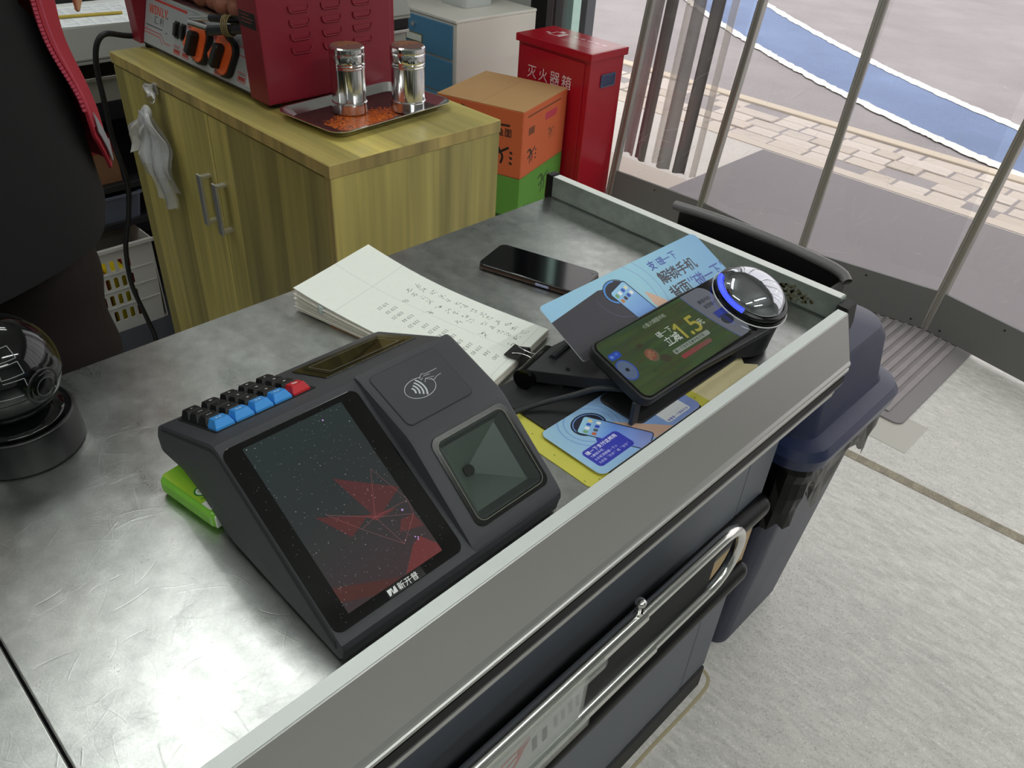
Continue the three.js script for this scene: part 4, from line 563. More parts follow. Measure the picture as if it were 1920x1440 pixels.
  part('dome_cap', lathe([[0, 0.031], [0.012, 0.0305], [0.023, 0.0285], [0.032, 0.0248], [0.0385, 0.0195], [0.0425, 0.0135], [0.0435, 0.0085], [0.04, 0.0075], [0, 0.0075]].reverse(), 80).rotateX(Math.PI / 2), mat(rgb(0.46, 0.48, 0.52), 0.05, { metal: 1 }), dome, 'mirror dark dome');
  part('dome_mark', (() => { const gs = []; for (const s of GLYPH['支']) for (let i = 0; i + 3 < s.length; i += 2) { const P = (a, b) => { const X = (a - 5) * 0.0011 + 0.004, Y = -(b - 5) * 0.0011 - 0.022, r = Math.hypot(X, Y); return [X, Y, 0.0312 - 9.0 * r * r * (1 + 60 * r * r * 0) ]; }; gs.push(rod(P(s[i], s[i + 1]), P(s[i + 2], s[i + 3]), 0.0005, 5)); } return join(...gs); })(), mat('#e8ecf2', 0.4), dome, 'small white mark on the dome');
  // tapering skirt down to the counter (in device coordinates)
  const toD = (p) => { const q = V(p[0] - DO[0], p[1] - DO[1], p[2] - DO[2]); return [q.x, q.y * Math.sin(TH) - q.z * Math.cos(TH), q.y * Math.cos(TH) + q.z * Math.sin(TH)]; };
  const R = (cu, cv, r, n) => [...Array(56)].map((_, k) => { const a = k / 56 * Math.PI * 2; return [cu + r * Math.cos(a), cv + r * Math.sin(a), n]; });
  const B = (cx, cz, rx, rz, y) => [...Array(56)].map((_, k) => { const a = k / 56 * Math.PI * 2; return toD([cx + rx * Math.cos(a), y, cz - rz * Math.sin(a)]); });
  part('skirt', toCreasedNormals(loft([B(0.832, -0.382, 0.044, 0.040, 0.8045), B(0.832, -0.382, 0.047, 0.043, 0.8065), B(0.834, -0.382, 0.047, 0.043, 0.812), R(CU, CV, CR - 0.001, -0.010), R(CU, CV, CR - 0.0006, -0.001)]), 0.6), matteBlack, d);
  const fg = plateOf(roundShape(0.597, 0.353, 0.215, 0.062, 0.011), 0.0028, 0.001).rotateX(-Math.PI / 2).translate(0, T + 0.0048, 0); { const p = fg.attributes.position; for (let i = 0; i < p.count; i++) p.setXYZ(i, ...toD([p.getX(i), p.getY(i), p.getZ(i)])); fg.computeVertexNormals(); }
  part('foot_plate', fg, matteBlack, d);
  const legG = box(0.587, 0.598, 0.8075, 0.838, -0.362, -0.357, 0.001); { const p = legG.attributes.position; for (let i = 0; i < p.count; i++) p.setXYZ(i, ...toD([p.getX(i), p.getY(i), p.getZ(i)])); legG.computeVertexNormals(); }
  part('front_leg', legG, mat('#2c2f33', 0.5), d);
}
// the cable from the device to the terminal
solo('device_cable', tube([toW(0.02, 0.03, -0.024), [0.585, 0.833, -0.405], [0.565, 0.822, -0.425], [0.535, 0.811, -0.448], [0.50, 0.806, -0.462], [0.463, 0.806, -0.475], [0.44, 0.812, -0.49]], 0.0031, 60, 10), mat('#26292b', 0.55), 'black cable running from the tap device to the terminal', 'cable');
// large tilted poster card behind the device
const posterTex = canvasTex(1500, 400, (x, w, h) => {
  const g = x.createLinearGradient(0, 0, w, h); g.addColorStop(0, '#9fcdec'); g.addColorStop(0.5, '#a6d6ea'); g.addColorStop(1, '#7fb0dc'); x.fillStyle = g; x.fillRect(0, 0, w, h);
  x.strokeStyle = 'rgba(110,120,190,0.45)'; x.lineWidth = 5; for (const r of [260, 330]) { x.beginPath(); x.arc(560, 190, r, -1.5, 0.9); x.stroke(); }
  x.fillStyle = '#49474e'; x.beginPath(); x.moveTo(0, 118); x.lineTo(440, 68); x.quadraticCurveTo(640, 90, 640, 400); x.lineTo(0, 400); x.fill(); for (let i = 0; i < 11000; i++) { x.fillStyle = `rgba(${rnd() > 0.5 ? 130 : 30},${rnd() > 0.5 ? 128 : 30},132,0.10)`; x.fillRect(rnd() * 640, 124 + rnd() * 280, 2, 2); }
  x.strokeStyle = 'rgba(150,120,190,0.4)'; x.lineWidth = 5; x.beginPath(); x.arc(560, 130, 180, 1.0, 3.2); x.stroke(); x.fillStyle = '#3f3d45'; x.beginPath(); x.ellipse(566, 130, 104, 80, 0, 0, 7); x.fill(); x.strokeStyle = '#5e9be6'; x.lineWidth = 12; x.beginPath(); x.ellipse(566, 130, 98, 76, 0, 0.6, 5.0); x.stroke(); x.strokeStyle = '#2f3040'; x.lineWidth = 5; x.beginPath(); x.ellipse(566, 130, 108, 85, 0, 2.0, 5.6); x.stroke();
  x.fillStyle = '#dbb8a4'; x.beginPath(); x.moveTo(745, 205); x.quadraticCurveTo(800, 240, 900, 400); x.lineTo(780, 400); x.lineTo(740, 300); x.fill();
  x.save(); x.translate(506, 122); x.rotate(-0.24); x.fillStyle = '#2c3a55'; x.beginPath(); x.roundRect(-7, -7, 176, 420, 24); x.fill(); const pg = x.createLinearGradient(0, 0, 0, 300); pg.addColorStop(0, '#a3d4f4'); pg.addColorStop(1, '#6f97e4'); x.fillStyle = pg; x.beginPath(); x.roundRect(0, 0, 162, 420, 20); x.fill(); const ic = ['#7fae7a', '#f4f6f8', '#4468c8', '#e9e6c8', '#c98a5a', '#4f525a', '#3f5ab0', '#f6f6f6']; for (let j = 0; j < 2; j++) for (let i = 0; i < 4; i++) { x.fillStyle = ic[j * 4 + i]; x.beginPath(); x.roundRect(12 + i * 36, 26 + j * 44, 26, 26, 7); x.fill(); } x.restore();
  glyphs(x, '支', 925, 44, 66, '#5060b0', 0.13); x.fillStyle = '#7a86c4'; x.fillRect(1002, 46, 4, 62); glyphs(x, '碰一下', 1018, 46, 62, '#5060b0', 0.115, 0.04); glyphs(x, '解锁手机', 930, 138, 90, '#4a4751', 0.115, 0.03); glyphs(x, '背面', 922, 256, 94, '#4a4751', 0.115, 0.03); glyphs(x, '"碰一下"', 1108, 256, 94, '#4f62b0', 0.11, 0.03);
});
{ const c = thing('poster_card', 'large tilted blue poster card behind the tap payment device', 'card'), ph = 26 * Math.PI / 180; frame(c, [0.60, 0.85, -0.45], [1, 0, 0], [0, Math.sin(ph), -Math.cos(ph)]);
  const s = roundShape(-0.003, -0.012, 0.311, 0.083, [0.003, 0.003, 0.010, 0.006]); part('card_stock', plateOf(s, 0.0012, 0.0002).translate(0, 0, -0.0013), mat('#e4e9ec', 0.45), c); part('card_print', face(s, -0.003, -0.012, 0.311, 0.083, 0.00006), mat('#ffffff', 0.32, { map: posterTex }), c, 'print of a phone on a grey reader with instructions');
  part('card_support', box(0.03, 0.27, -0.030, -0.004, -0.009, -0.0015, 0.001), matteBlack, c); }
// ================================================================ smaller things on the counter
{ // mobile phone
  const p = thing('mobile_phone', 'black mobile phone lying on the steel behind the blue poster card', 'phone'); const a = [0.293, 0, 0.956], L = 0.162, W = 0.0765;
  frame(p, [0.770 - 0.293 * L / 2, T + 0.0006, -0.668 - 0.956 * L / 2], [0.956, 0, -0.293], [-0.293, 0, -0.956]);   // x across, y away from the near end, z up
  const s = (m) => roundShape(-W / 2 + m, -L + m, W - 2 * m, L - 2 * m, 0.011 - m * 0.5);
  part('case', plateOf(s(0), 0.0066, 0.0026), mat('#3c2417', 0.3), p, 'brown glossy case edge'); part('frame', plateOf(s(0.0006), 0.0022, 0.0008).translate(0, 0, 0.0062), mat('#0b0b0d', 0.2), p);
  part('screen', plateOf(s(0.0022), 0.0008, 0.0003).translate(0, 0, 0.0079), mat('#050507', 0.07), p, 'black glossy screen');
  part('side_button', box(-W / 2 - 0.0007, -W / 2 + 0.002, -0.115, -0.094, 0.0016, 0.0054, 0.0008), mat('#9a9fc0', 0.25, { metal: 0.4 }), p, 'pale side button'); part('camera_hole', new THREE.CylinderGeometry(0.0025, 0.0025, 0.0003, 20).rotateX(Math.PI / 2).translate(0.028, -L + 0.009, 0.0088), mat('#16161c', 0.05), p);
}
{ // stack of handwritten sheets held by a binder clip
  const NL = V(0.515, 0, -0.507), NR = V(0.657, 0, -0.545), FLv = V(0.4500, 0, -0.797), FR = V(0.588, 0, -0.8245);
  const tx = canvasTex(740, 1485, (x, w, h) => {
    x.fillStyle = '#f0f4ec'; x.fillRect(0, 0, w, h); for (let i = 0; i < 600; i++) { x.fillStyle = `rgba(200,205,195,${rnd() * 0.05})`; x.fillRect(rnd() * w, rnd() * h, 30, 12); }
    x.strokeStyle = 'rgba(150,155,150,0.55)'; x.lineWidth = 2; x.beginPath(); x.moveTo(0, 60); x.lineTo(w, 40); x.moveTo(330, 40); x.lineTo(345, h); x.moveTo(0, 1180); x.lineTo(w, 1150); x.stroke();
    const scrib = (cx, cy, s) => { x.lineWidth = 3; x.strokeStyle = 'rgba(52,54,58,0.85)'; for (let k = 0; k < 7 + rnd() * 4; k++) { x.beginPath(); const a = cx + (rnd() - 0.5) * s, b = cy + (rnd() - 0.5) * s; x.moveTo(a, b); x.lineTo(a + (rnd() - 0.3) * s * 0.8, b + (rnd() - 0.5) * s * 0.7); x.stroke(); } };
    const nums = ['245', '144', '119 45', '119 25', '1/9 45', '119 41', '119 45', '119 25', '119', '119 25', '119 44', '109 25', '119 10', '1/9 15'];
    for (let r = 0; r < 14; r++) { const y = 110 + r * 66; for (let c = 0; c < 2 + (r % 3 === 0 ? 1 : 0); c++) scrib(95 + c * 95 + rnd() * 24, y + rnd() * 18, 40); x.fillStyle = 'rgba(52,54,58,0.85)'; x.font = 'italic 36px serif'; x.fillText(nums[r], 400 + rnd() * 40, y + 20); }
    x.fillStyle = 'rgba(60,62,66,0.5)'; x.font = 'italic 40px serif';
  });
  const pad = thing('note_sheets', 'stack of handwritten white note sheets held by a binder clip', 'paper stack');
  const edge = mat('#e2ddd2', 0.85), topM = mat('#ffffff', 0.85, { map: tx }), N = 9;
  for (let k = 0; k < N; k++) {
    const jx = k === N - 1 ? 0 : (rnd() - 0.5) * 0.005, jz = k === N - 1 ? 0 : (rnd() - 0.5) * 0.004, f = k / (N - 1);
    const fn = (u, v) => { // u across left to right, v near to far
      const U = 1 - u, a = NL.clone().lerp(NR, U), b = FLv.clone().lerp(FR, U), q = a.lerp(b, 1 - v), s = 1 - v;
      const lift = (0.003 + 0.024 * f) * Math.pow(Math.max(0, s - 0.12) / 0.88, 1.9) + 0.003 * f * Math.sin(s * 5 + U * 2) * s;
      return [q.x + jx * (1 - s * 0.4), T + 0.0009 + k * 0.00125 + lift + 0.0015 * f * (U - 0.5) * s, q.z + jz];
    };
    part('paper_sheet', sheet((u, v) => fn(u, v), 10, 26, 0.0006), k === N - 1 ? topM : edge, pad, k === N - 1 ? 'top sheet with rows of handwriting' : undefined);
  }
  const clip = (name, label, o, ang, s) => { const c = thing(name, label, 'clip'); c.position.set(...o); c.rotation.y = ang; const m = mat('#0d0d0e', 0.35), w = mat(rgb(0.75, 0.75, 0.73), 0.2, { metal: 1 });
    const jaw = toCreasedNormals(extrudeX([[-0.011, 0.0052], [-0.0105, 0.0070], [-0.006, 0.0062], [0.0042, 0.0090], [0.0058, 0.0068], [0.0058, -0.0068], [0.0042, -0.0080], [-0.007, -0.0062], [-0.0108, -0.0072], [-0.0112, -0.0056], [-0.007, -0.0050], [0.0046, -0.0060], [0.0046, 0.0060], [-0.006, 0.0050]], -0.0095, 0.0095), 0.4); jaw.scale(s, s, s);
    part('jaw', jaw, m, c);
    for (const k of [1, -1]) part('wire_handle', tube([[-0.006, k * 0.0078, -0.005], [-0.0035, k * 0.0085, 0.002], [-0.003, k * 0.0085, 0.010], [-0.006, k * 0.0082, 0.018], [-0.0045, k * 0.008, 0.0225], [0, k * 0.008, 0.024], [0.0045, k * 0.008, 0.0225], [0.006, k * 0.0082, 0.018], [0.003, k * 0.0085, 0.010], [0.0035, k * 0.0085, 0.002], [0.006, k * 0.0078, -0.005]].map((p) => p.map((q) => q * s)), 0.00055 * s, 60, 6), w, c); return c; };
  clip('binder_clip', 'black binder clip with wire handles at the near edge of the note sheets', [0.586, T + 0.0072, -0.5265], 0.26, 1.35);
  const c2 = thing('plastic_clip', 'small translucent clip on the left edge of the note sheets', 'clip'); c2.position.set(0.4608, T + 0.0195, -0.753); c2.rotation.y = 1.35; c2.rotation.z = 0.1;
  part('clip_body', new RoundedBoxGeometry(0.008, 0.011, 0.008, 3, 0.0025), mat('#cfdcd8', 0.25, { transmission: 0.4, thickness: 0 }), c2);
}
{ // round desk camera
  const c = thing('desk_camera', 'black ball shaped camera on a round base at the left counter edge', 'camera'); c.position.set(0.108, T, -0.752);
  const sat = mat('#141416', 0.32), gl = mat('#0a0b0c', 0.06);
  part('base', lathe([[0, 0], [0.054, 0], [0.0555, 0.002], [0.0535, 0.036], [0.0515, 0.0385], [0.0495, 0.0385], [0.0475, 0.036], [0, 0.036]].map((p) => p), 72), sat, c, 'round satin black base');
  part('collar', lathe([[0, 0.036], [0.047, 0.036], [0.044, 0.041], [0.032, 0.047], [0, 0.047]], 64), gl, c);
  const ball = new THREE.Group(); ball.name = 'ball'; ball.position.set(0, 0.090, 0); c.add(ball);
  part('upper_shell', new THREE.SphereGeometry(0.0535, 64, 40, 0, Math.PI * 2, 0, Math.PI * 0.545), gl, ball, 'glossy upper shell'); part('lower_shell', new THREE.SphereGeometry(0.0533, 64, 40, 0, Math.PI * 2, Math.PI * 0.55, Math.PI * 0.45), mat('#121315', 0.16), ball);
  part('seam', new THREE.TorusGeometry(0.0528, 0.0005, 6, 90).rotateX(Math.PI / 2).translate(0, -0.0078, 0), mat('#020202', 0.8), ball);
  const dir = V(0.131 - 0.108, 0.886 - 0.89, -0.708 + 0.752).normalize(), eye = new THREE.Group(); eye.name = 'lens'; ball.add(eye); eye.quaternion.setFromUnitVectors(V(0, 0, 1), dir); eye.position.copy(dir.clone().multiplyScalar(0.0495));
  part('lens_ring', new THREE.TorusGeometry(0.0165, 0.0014, 10, 60).translate(0, 0, 0.0008), mat('#1a1b1d', 0.3), eye); part('lens_glass', lathe([[0, 0.0042], [0.006, 0.004], [0.012, 0.003], [0.0155, 0.001], [0.0155, -0.002], [0, -0.002]].reverse(), 50).rotateX(Math.PI / 2), mat('#050607', 0.05), eye); part('lens_iris', new THREE.TorusGeometry(0.009, 0.0006, 8, 50, 5.2).translate(0, 0, 0.0040), mat('#3a3c3f', 0.4), eye); part('sensor_dot', new THREE.SphereGeometry(0.0012, 12, 8).translate(0.0105, -0.008, 0.0032), mat('#565a5e', 0.3), eye);
  // thin white line mark on the upper shell
  const on = (az, el, r = 0.0537) => [r * Math.cos(el) * Math.sin(az), r * Math.sin(el), r * Math.cos(el) * Math.cos(az)], seg = (a, b, n = 5) => { const o = []; for (let i = 0; i < n; i++) { const f = i / n, g = (i + 1) / n; o.push(rod(on(a[0] + (b[0] - a[0]) * f, a[1] + (b[1] - a[1]) * f), on(a[0] + (b[0] - a[0]) * g, a[1] + (b[1] - a[1]) * g), 0.00045, 5)); } return o; };
  const rect = (a0, a1, e0, e1) => [...seg([a0, e0], [a1, e0]), ...seg([a1, e0], [a1, e1]), ...seg([a1, e1], [a0, e1]), ...seg([a0, e1], [a0, e0])];
  part('white_mark', join(...rect(-0.10, 0.26, 0.62, 0.86), ...rect(-0.14, 0.24, 0.34, 0.56), ...seg([-0.14, 0.28], [0.2, 0.26]), ...seg([0.2, 0.26], [0.2, 0.12]), ...seg([-0.3, 0.0], [0.1, -0.02])), mat('#8b8f92', 0.4), ball);
}
{ // tissue pack under the terminal
  const p = thing('tissue_pack', 'green wrapped tissue pack tucked under the left of the terminal', 'tissue pack'); p.position.set(0.206, T + 0.0005, -0.562); p.rotation.y = 0.16;
  const g = new RoundedBoxGeometry(0.052, 0.021, 0.080, 5, 0.006), q = g.attributes.position; for (let i = 0; i < q.count; i++) { const x = q.getX(i), y = q.getY(i), z = q.getZ(i); q.setXYZ(i, x, y + 0.0011 * Math.sin(z * 190 + x * 90) * (y > 0 ? 1 : 0), z + 0.0008 * Math.sin(x * 230)); } g.computeVertexNormals(); g.translate(0, 0.0115, 0);
  const tx = canvasTex(400, 640, (x, w, h) => { const gr = x.createLinearGradient(0, 0, w, 0); gr.addColorStop(0, '#a4cf3a'); gr.addColorStop(1, '#4ba83a'); x.fillStyle = gr; x.fillRect(0, 0, w, h); x.fillStyle = '#2f7f3a'; x.beginPath(); x.ellipse(90, 400, 62, 60, 0, 0, 7); x.fill(); x.fillStyle = '#e6f0dc'; x.beginPath(); x.ellipse(90, 400, 48, 47, 0, 0, 7); x.fill(); x.strokeStyle = '#4d9a3e'; x.lineWidth = 7; x.beginPath(); x.moveTo(62, 384); x.quadraticCurveTo(88, 424, 120, 376); x.stroke(); x.fillStyle = '#3c8f3a'; for (let i = 0; i < 9; i++) x.fillRect(30 + i * 15, 468 + Math.sin(i) * 5, 9, 14); x.fillStyle = '#e4e8e2'; x.fillRect(0, 520, w, 120); x.fillStyle = '#3d4b46'; x.fillRect(60, 560, 120, 30); });
  part('wrapper', metric(g), mat('#7cbf3c', 0.25), p, 'crinkled green wrapper'); part('wrapper_print', face(roundShape(-0.0235, -0.036, 0.047, 0.072, 0.003), -0.0235, -0.036, 0.047, 0.072).rotateX(-Math.PI / 2).translate(0, 0.0233, 0), mat('#ffffff', 0.22, { map: tx }), p);
  part('end_seal', box(-0.024, 0.024, 0.004, 0.018, 0.0392, 0.0412, 0.0008), mat('#dfe5dd', 0.3), p, 'white printed end');
}
{ // brown folded paper edge under the note sheets
  solo('brown_card', plateOf(roundShape(-0.02, -0.045, 0.04, 0.09, 0.002), 0.0006).rotateX(-Math.PI / 2).rotateY(0.25).translate(0.492, T + 0.0001, -0.70), mat('#7d5a3e', 0.7), 'small brown card under the left edge of the note sheets', 'card');
}
// ================================================================ behind the counter
const woodTex = (s, base) => tex(512, 512, (u, v, x, y) => {
  const board = Math.floor(u * 7 + 0.35 * vnoise(u * 7, 0, 7, 1, s)), tone = hash(board, s, 3), grain = fbm(u + 0.01 * Math.sin(v * 6), v, 48, 2, 4, s + 5), line = fbm(u, v, 20, 2, 3, s + 9);
  const k = 0.86 + 0.22 * tone + 0.26 * (grain - 0.5) + 0.30 * (line - 0.5); return [base[0] * k, base[1] * (k * 0.985 + 0.015), base[2] * (0.94 * k + 0.03 - 0.05 * tone)];
}, { repeat: [1 / 0.62, 1 / 0.9] });
const woodFront = mat('#ffffff', 0.45, { map: woodTex(3, [0.745, 0.69, 0.43]) }), woodSide = mat('#ffffff', 0.5, { map: woodTex(17, [0.745, 0.69, 0.43]) });
const woodTop = mat('#ffffff', 0.3, { map: (() => { const t = woodTex(29, [0.745, 0.69, 0.43]); return t; })() }), edgeM = mat('#ffffff', 0.5, { map: woodTex(41, [0.76, 0.67, 0.43]) });
const CB = { x0: 0.71, x1: 1.108, z0: -1.934, z1: -1.094, y: 0.84 };
{ const c = thing('wood_cabinet', 'light wood two door cabinet carrying the red grill machine', 'cabinet');
  part('body', join(mbox(CB.x0 + 0.02, CB.x1, 0.04, CB.y - 0.025, CB.z0 + 0.02, CB.z1 - 0.019), mbox(CB.x0 + 0.03, CB.x1 - 0.02, 0, 0.04, CB.z0 + 0.03, CB.z1 - 0.03)), woodFront, c);
  part('side_panel', mbox(CB.x0 + 0.003, CB.x1, 0, CB.y - 0.0245, CB.z1 - 0.0185, CB.z1 - 0.001, 0.001), woodSide, c, 'side panel facing the counter'); part('side_panel', mbox(CB.x0 + 0.003, CB.x1, 0, CB.y - 0.0245, CB.z0 + 0.001, CB.z0 + 0.0195, 0.001), woodSide, c);
  part('side_edge_band', mbox(CB.x0 + 0.001, CB.x0 + 0.003, 0, CB.y - 0.0245, CB.z1 - 0.0185, CB.z1 - 0.001), edgeM, c, 'darker edge band of the side panel');
  { const g = mbox(CB.x0, CB.x1 + 0.001, CB.y - 0.024, CB.y, CB.z0, CB.z1, 0.002), uv = g.attributes.uv; for (let i = 0; i < uv.count; i++) uv.setXY(i, uv.getX(i) * 1.0, uv.getY(i)); part('top_board', g, woodTop, c); }
  part('top_edge_band', join(mbox(CB.x0 - 0.0012, CB.x0, CB.y - 0.0235, CB.y - 0.0015, CB.z0, CB.z1), mbox(CB.x0 - 0.0012, CB.x1, CB.y - 0.0235, CB.y - 0.0015, CB.z1, CB.z1 + 0.0012)), edgeM, c, 'edge band of the top board');
  const zm = -1.512, dy0 = 0.045, dy1 = CB.y - 0.028;
  for (const [z0, z1, hz] of [[CB.z0 + 0.002, zm - 0.0012, -1.545], [zm + 0.0012, CB.z1 - 0.02, -1.482]]) {
    const d = part('door', mbox(CB.x0 + 0.001, CB.x0 + 0.0195, dy0, dy1, z0, z1, 0.0012), woodFront, c);
    part('handle', join(box(-0.026, -0.021, 0.572, 0.684, -0.009, 0.009, 0.0012), box(-0.0215, 0.0, 0.576, 0.581, -0.007, 0.007), box(-0.0215, 0.0, 0.675, 0.680, -0.007, 0.007)).translate(CB.x0 + 0.0011, 0, hz), mat(rgb(0.76, 0.76, 0.75), 0.28, { metal: 0.75 }), d, 'flat chrome bar handle');
  } }
{ // roll of clear bags on a hook
  const b = thing('plastic_bags', 'bundle of clear plastic bags hanging from the cabinet door', 'plastic bags'), film = mat(rgb(0.93, 0.94, 0.95), 0.12, { transmission: 0.78, thickness: 0, side: THREE.DoubleSide }), film2 = mat(rgb(0.96, 0.96, 0.97), 0.15, { transmission: 0.6, thickness: 0 });
  const X = CB.x0 - 0.004, pz = (z) => z;
  part('hook', join(box(X - 0.001, X + 0.004, 0.80, 0.822, -1.728, -1.712, 0.001), tube([[X - 0.002, 0.805, -1.72], [X - 0.004, 0.79, -1.72], [X - 0.012, 0.782, -1.72], [X - 0.016, 0.79, -1.72]], 0.0016, 20, 6)), mat(rgb(0.8, 0.8, 0.8), 0.25, { metal: 0.9 }), b);
  part('knot', new THREE.IcosahedronGeometry(0.016, 2).scale(0.5, 0.9, 1).translate(X - 0.026, 0.768, -1.72), film2, b);
  part('film_tuft', sheet((u, v) => [X - 0.012 - 0.006 * Math.sin(u * 9), 0.795 + 0.028 * v, -1.735 + 0.035 * u + 0.008 * Math.sin(v * 7)], 8, 6, 0.0008), film2, b);
  const bag = (z0, z1, y0, y1, k, off) => /* a gathered film bag */ sheet((u, v) => { const s = 1 - v, w = 0.18 + 0.82 * Math.min(1, s * 2.2), zc = -1.72 + (z0 + z1) / 2 * Math.min(1, s * 1.5), zz = zc + (u - 0.5) * (z1 - z0) * w; return [X - off - 0.006 * Math.sin(u * 11 + k) * (0.4 + s) - 0.006 * Math.sin(s * 9 + k), y1 - (y1 - y0) * s + 0.008 * Math.sin(u * 5 + k) * s, zz]; }, 18, 24, 0.0008);
  part('bag', bag(-0.06, 0.05, 0.64, 0.775, 0, 0.030), film2, b); part('bag', bag(-0.075, 0.06, 0.60, 0.775, 1.3, 0.022), film, b); part('bag', bag(-0.01, 0.085, 0.572, 0.772, 2.6, 0.038), film, b); part('bag', bag(-0.135, -0.055, 0.655, 0.765, 3.9, 0.030), film2, b);
}
// ---------------------------------------------------------------- red sausage grill
const redM = mat('#8a1a2d', 0.38), redIn = redM, gsteel = mat(rgb(0.62, 0.62, 0.62), 0.25, { metal: 1 });
{ const g = thing('sausage_grill', 'dark red sausage grill machine with orange knobs on the wood cabinet', 'grill');
  const y0 = CB.y + 0.014, zn = -1.372, zf = -1.945, xf = 0.772, xb = 1.062;
  const cheek = [[xf, y0], [xb, y0], [xb, 1.075], [xb - 0.02, 1.09], [xf + 0.012, 1.09], [xf - 0.006, 1.08]];
  part('end_cheek', extrudeZ(cheek, zn - 0.068, zn, 0.002), redM, g, 'near red end housing with louvres');
  part('end_cheek', extrudeZ(cheek, zf, zf + 0.04, 0.002), redM, g, 'far red end housing');
  part('rear_panel', box(xb - 0.014, xb - 0.002, y0, 1.085, zf + 0.041, zn - 0.069), redM, g);
  part('back_flange', box(xb + 0.0002, xb + 0.012, y0 + 0.012, 1.10, zn - 0.020, zn - 0.004, 0.002), redIn, g);
  part('hood', extrudeZ([[xf - 0.012, 1.092], [xf - 0.002, 1.16], [xf + 0.05, 1.20], [xb - 0.04, 1.20], [xb + 0.01, 1.16], [xb + 0.01, 1.092], [xb, 1.0915], [xb, 1.155], [xb - 0.045, 1.19], [xf + 0.055, 1.19], [xf + 0.01, 1.155], [xf, 1.0915]], zf, zn, 0.001), redM, g, 'red hood over the rollers');
  for (const [x, z] of [[xf + 0.03, zn - 0.035], [xb - 0.03, zn - 0.035], [xf + 0.03, zf + 0.02], [xb - 0.03, zf + 0.02]]) part('rubber_foot', new THREE.CylinderGeometry(0.012, 0.013, 0.0135, 18).translate(x, CB.y + 0.0068, z), rubberM, g);
  // louvres pressed into the near housing: three columns of four
  const lv = (() => { const s = (m, d) => { const p = []; for (let k = 0; k <= 8; k++) { const a = Math.PI + Math.PI * k / 8; p.push([ (k < 4 ? -1 : 1) * (0.017 - m) + 0.005 * Math.cos(a), 0.005 * Math.sin(a) * (1 - m * 60), d]); } return p; }; const t = []; const path = [[-0.021, 0.006, 0.0008], [-0.0205, 0, 0.0012], [-0.016, -0.0055, 0.0014], [0.016, -0.0055, 0.0014], [0.0205, 0, 0.0012], [0.021, 0.006, 0.0008]]; return join(tube(path, 0.0017, 40, 6, false, 0.1), box(-0.019, 0.019, -0.0035, 0.006, 0.0003, 0.0011, 0.0004)); })();
  [[0.852], [0.922], [0.992]].forEach(([x]) => { for (let r = 0; r < 4; r++) { const o = part('louvre', lv, redM, g); o.position.set(x, 1.015 - r * 0.0235, zn); } });
  // control panel: slanted grey face with printed marks
  const pz0 = zf + 0.041, pz1 = zn - 0.069, PL = pz1 - pz0, pb = V(xf + 0.006, y0 + 0.004, pz0), pt = V(xf + 0.034, 0.955, pz0), PH = pt.distanceTo(pb), up = pt.clone().sub(pb).normalize();
  part('front_body', extrudeZ([[xf + 0.007, y0], [xb - 0.016, y0], [xb - 0.016, 0.925], [xf + 0.045, 0.925], [xf + 0.035, 0.954]], pz0, pz1), mat('#35322f', 0.5), g);
  const pg = new THREE.Group(); pg.name = 'control_panel'; frame(pg, pb.toArray(), [0, 0, 1], up.toArray()); g.add(pg);      // x along the panel, z = outwards
  const ptx = canvasTex(1600, 372, (x, w, h) => {
    x.fillStyle = '#a9adb0'; x.fillRect(0, 0, w, h); const red = '#c8322b';
    x.fillStyle = red; x.beginPath(); x.moveTo(0, 14); x.lineTo(640, 14); x.lineTo(640, 34); x.lineTo(0, 30); x.fill(); x.strokeStyle = red; x.lineWidth = 6; x.beginPath(); x.moveTo(0, 262); x.lineTo(270, 262); x.lineTo(330, 312); x.lineTo(430, 312); x.moveTo(0, 286); x.lineTo(250, 286); x.lineTo(310, 340); x.moveTo(1210, 60); x.lineTo(1250, 100); x.lineTo(1600, 100); x.moveTo(1240, 130); x.lineTo(1280, 158); x.lineTo(1600, 158); x.stroke();
    x.fillStyle = '#d8481f'; x.font = 'bold 92px sans-serif'; x.textBaseline = 'top'; x.fillText('WINLY', 60, 46); glyphs(x, '汇利', 150, 140, 60, '#44494c', 0.1, 0.5); x.fillStyle = '#44494c'; x.fillRect(30, 222, 260, 8);
    const tag = (a, b) => { x.strokeStyle = red; x.lineWidth = 5; x.beginPath(); x.roundRect(a, b, 100, 62, 8); x.stroke(); x.fillStyle = '#a93b33'; x.fillRect(a + 8, b + 26, 84, 28); x.fillStyle = '#55595b'; x.fillRect(a + 14, b + 9, 70, 7); }; tag(660, 70); tag(1030, 70); tag(480, 290); tag(610, 290); tag(1080, 300); tag(1390, 270);
    x.fillStyle = '#4a4f52'; for (const [a, b] of [[345, 120], [345, 230], [520, 170], [700, 60], [1090, 80], [1010, 260], [770, 330], [1080, 330]]) x.fillRect(a, b, 18, 12);
    x.fillStyle = '#1d6b33'; x.beginPath(); x.arc(1080, 200, 20, 0, 7); x.fill(); x.fillStyle = '#c2c4c4'; x.fillRect(1500, 250, 70, 90); });
  part('panel_plate', box(0, PL, 0, PH, -0.002, 0, 0.0005), mat('#a2a6a8', 0.4), pg); part('panel_print', face(roundShape(0.001, 0.001, PL - 0.002, PH - 0.002, 0.0005), 0, 0, PL, PH, 0.0003), mat('#ffffff', 0.4, { map: ptx }), pg, 'grey panel with red lines and lettering');
  part('top_trim', box(0, PL, PH - 0.001, PH + 0.006, -0.006, 0.001, 0.001), gsteel, pg, 'bright steel trim');
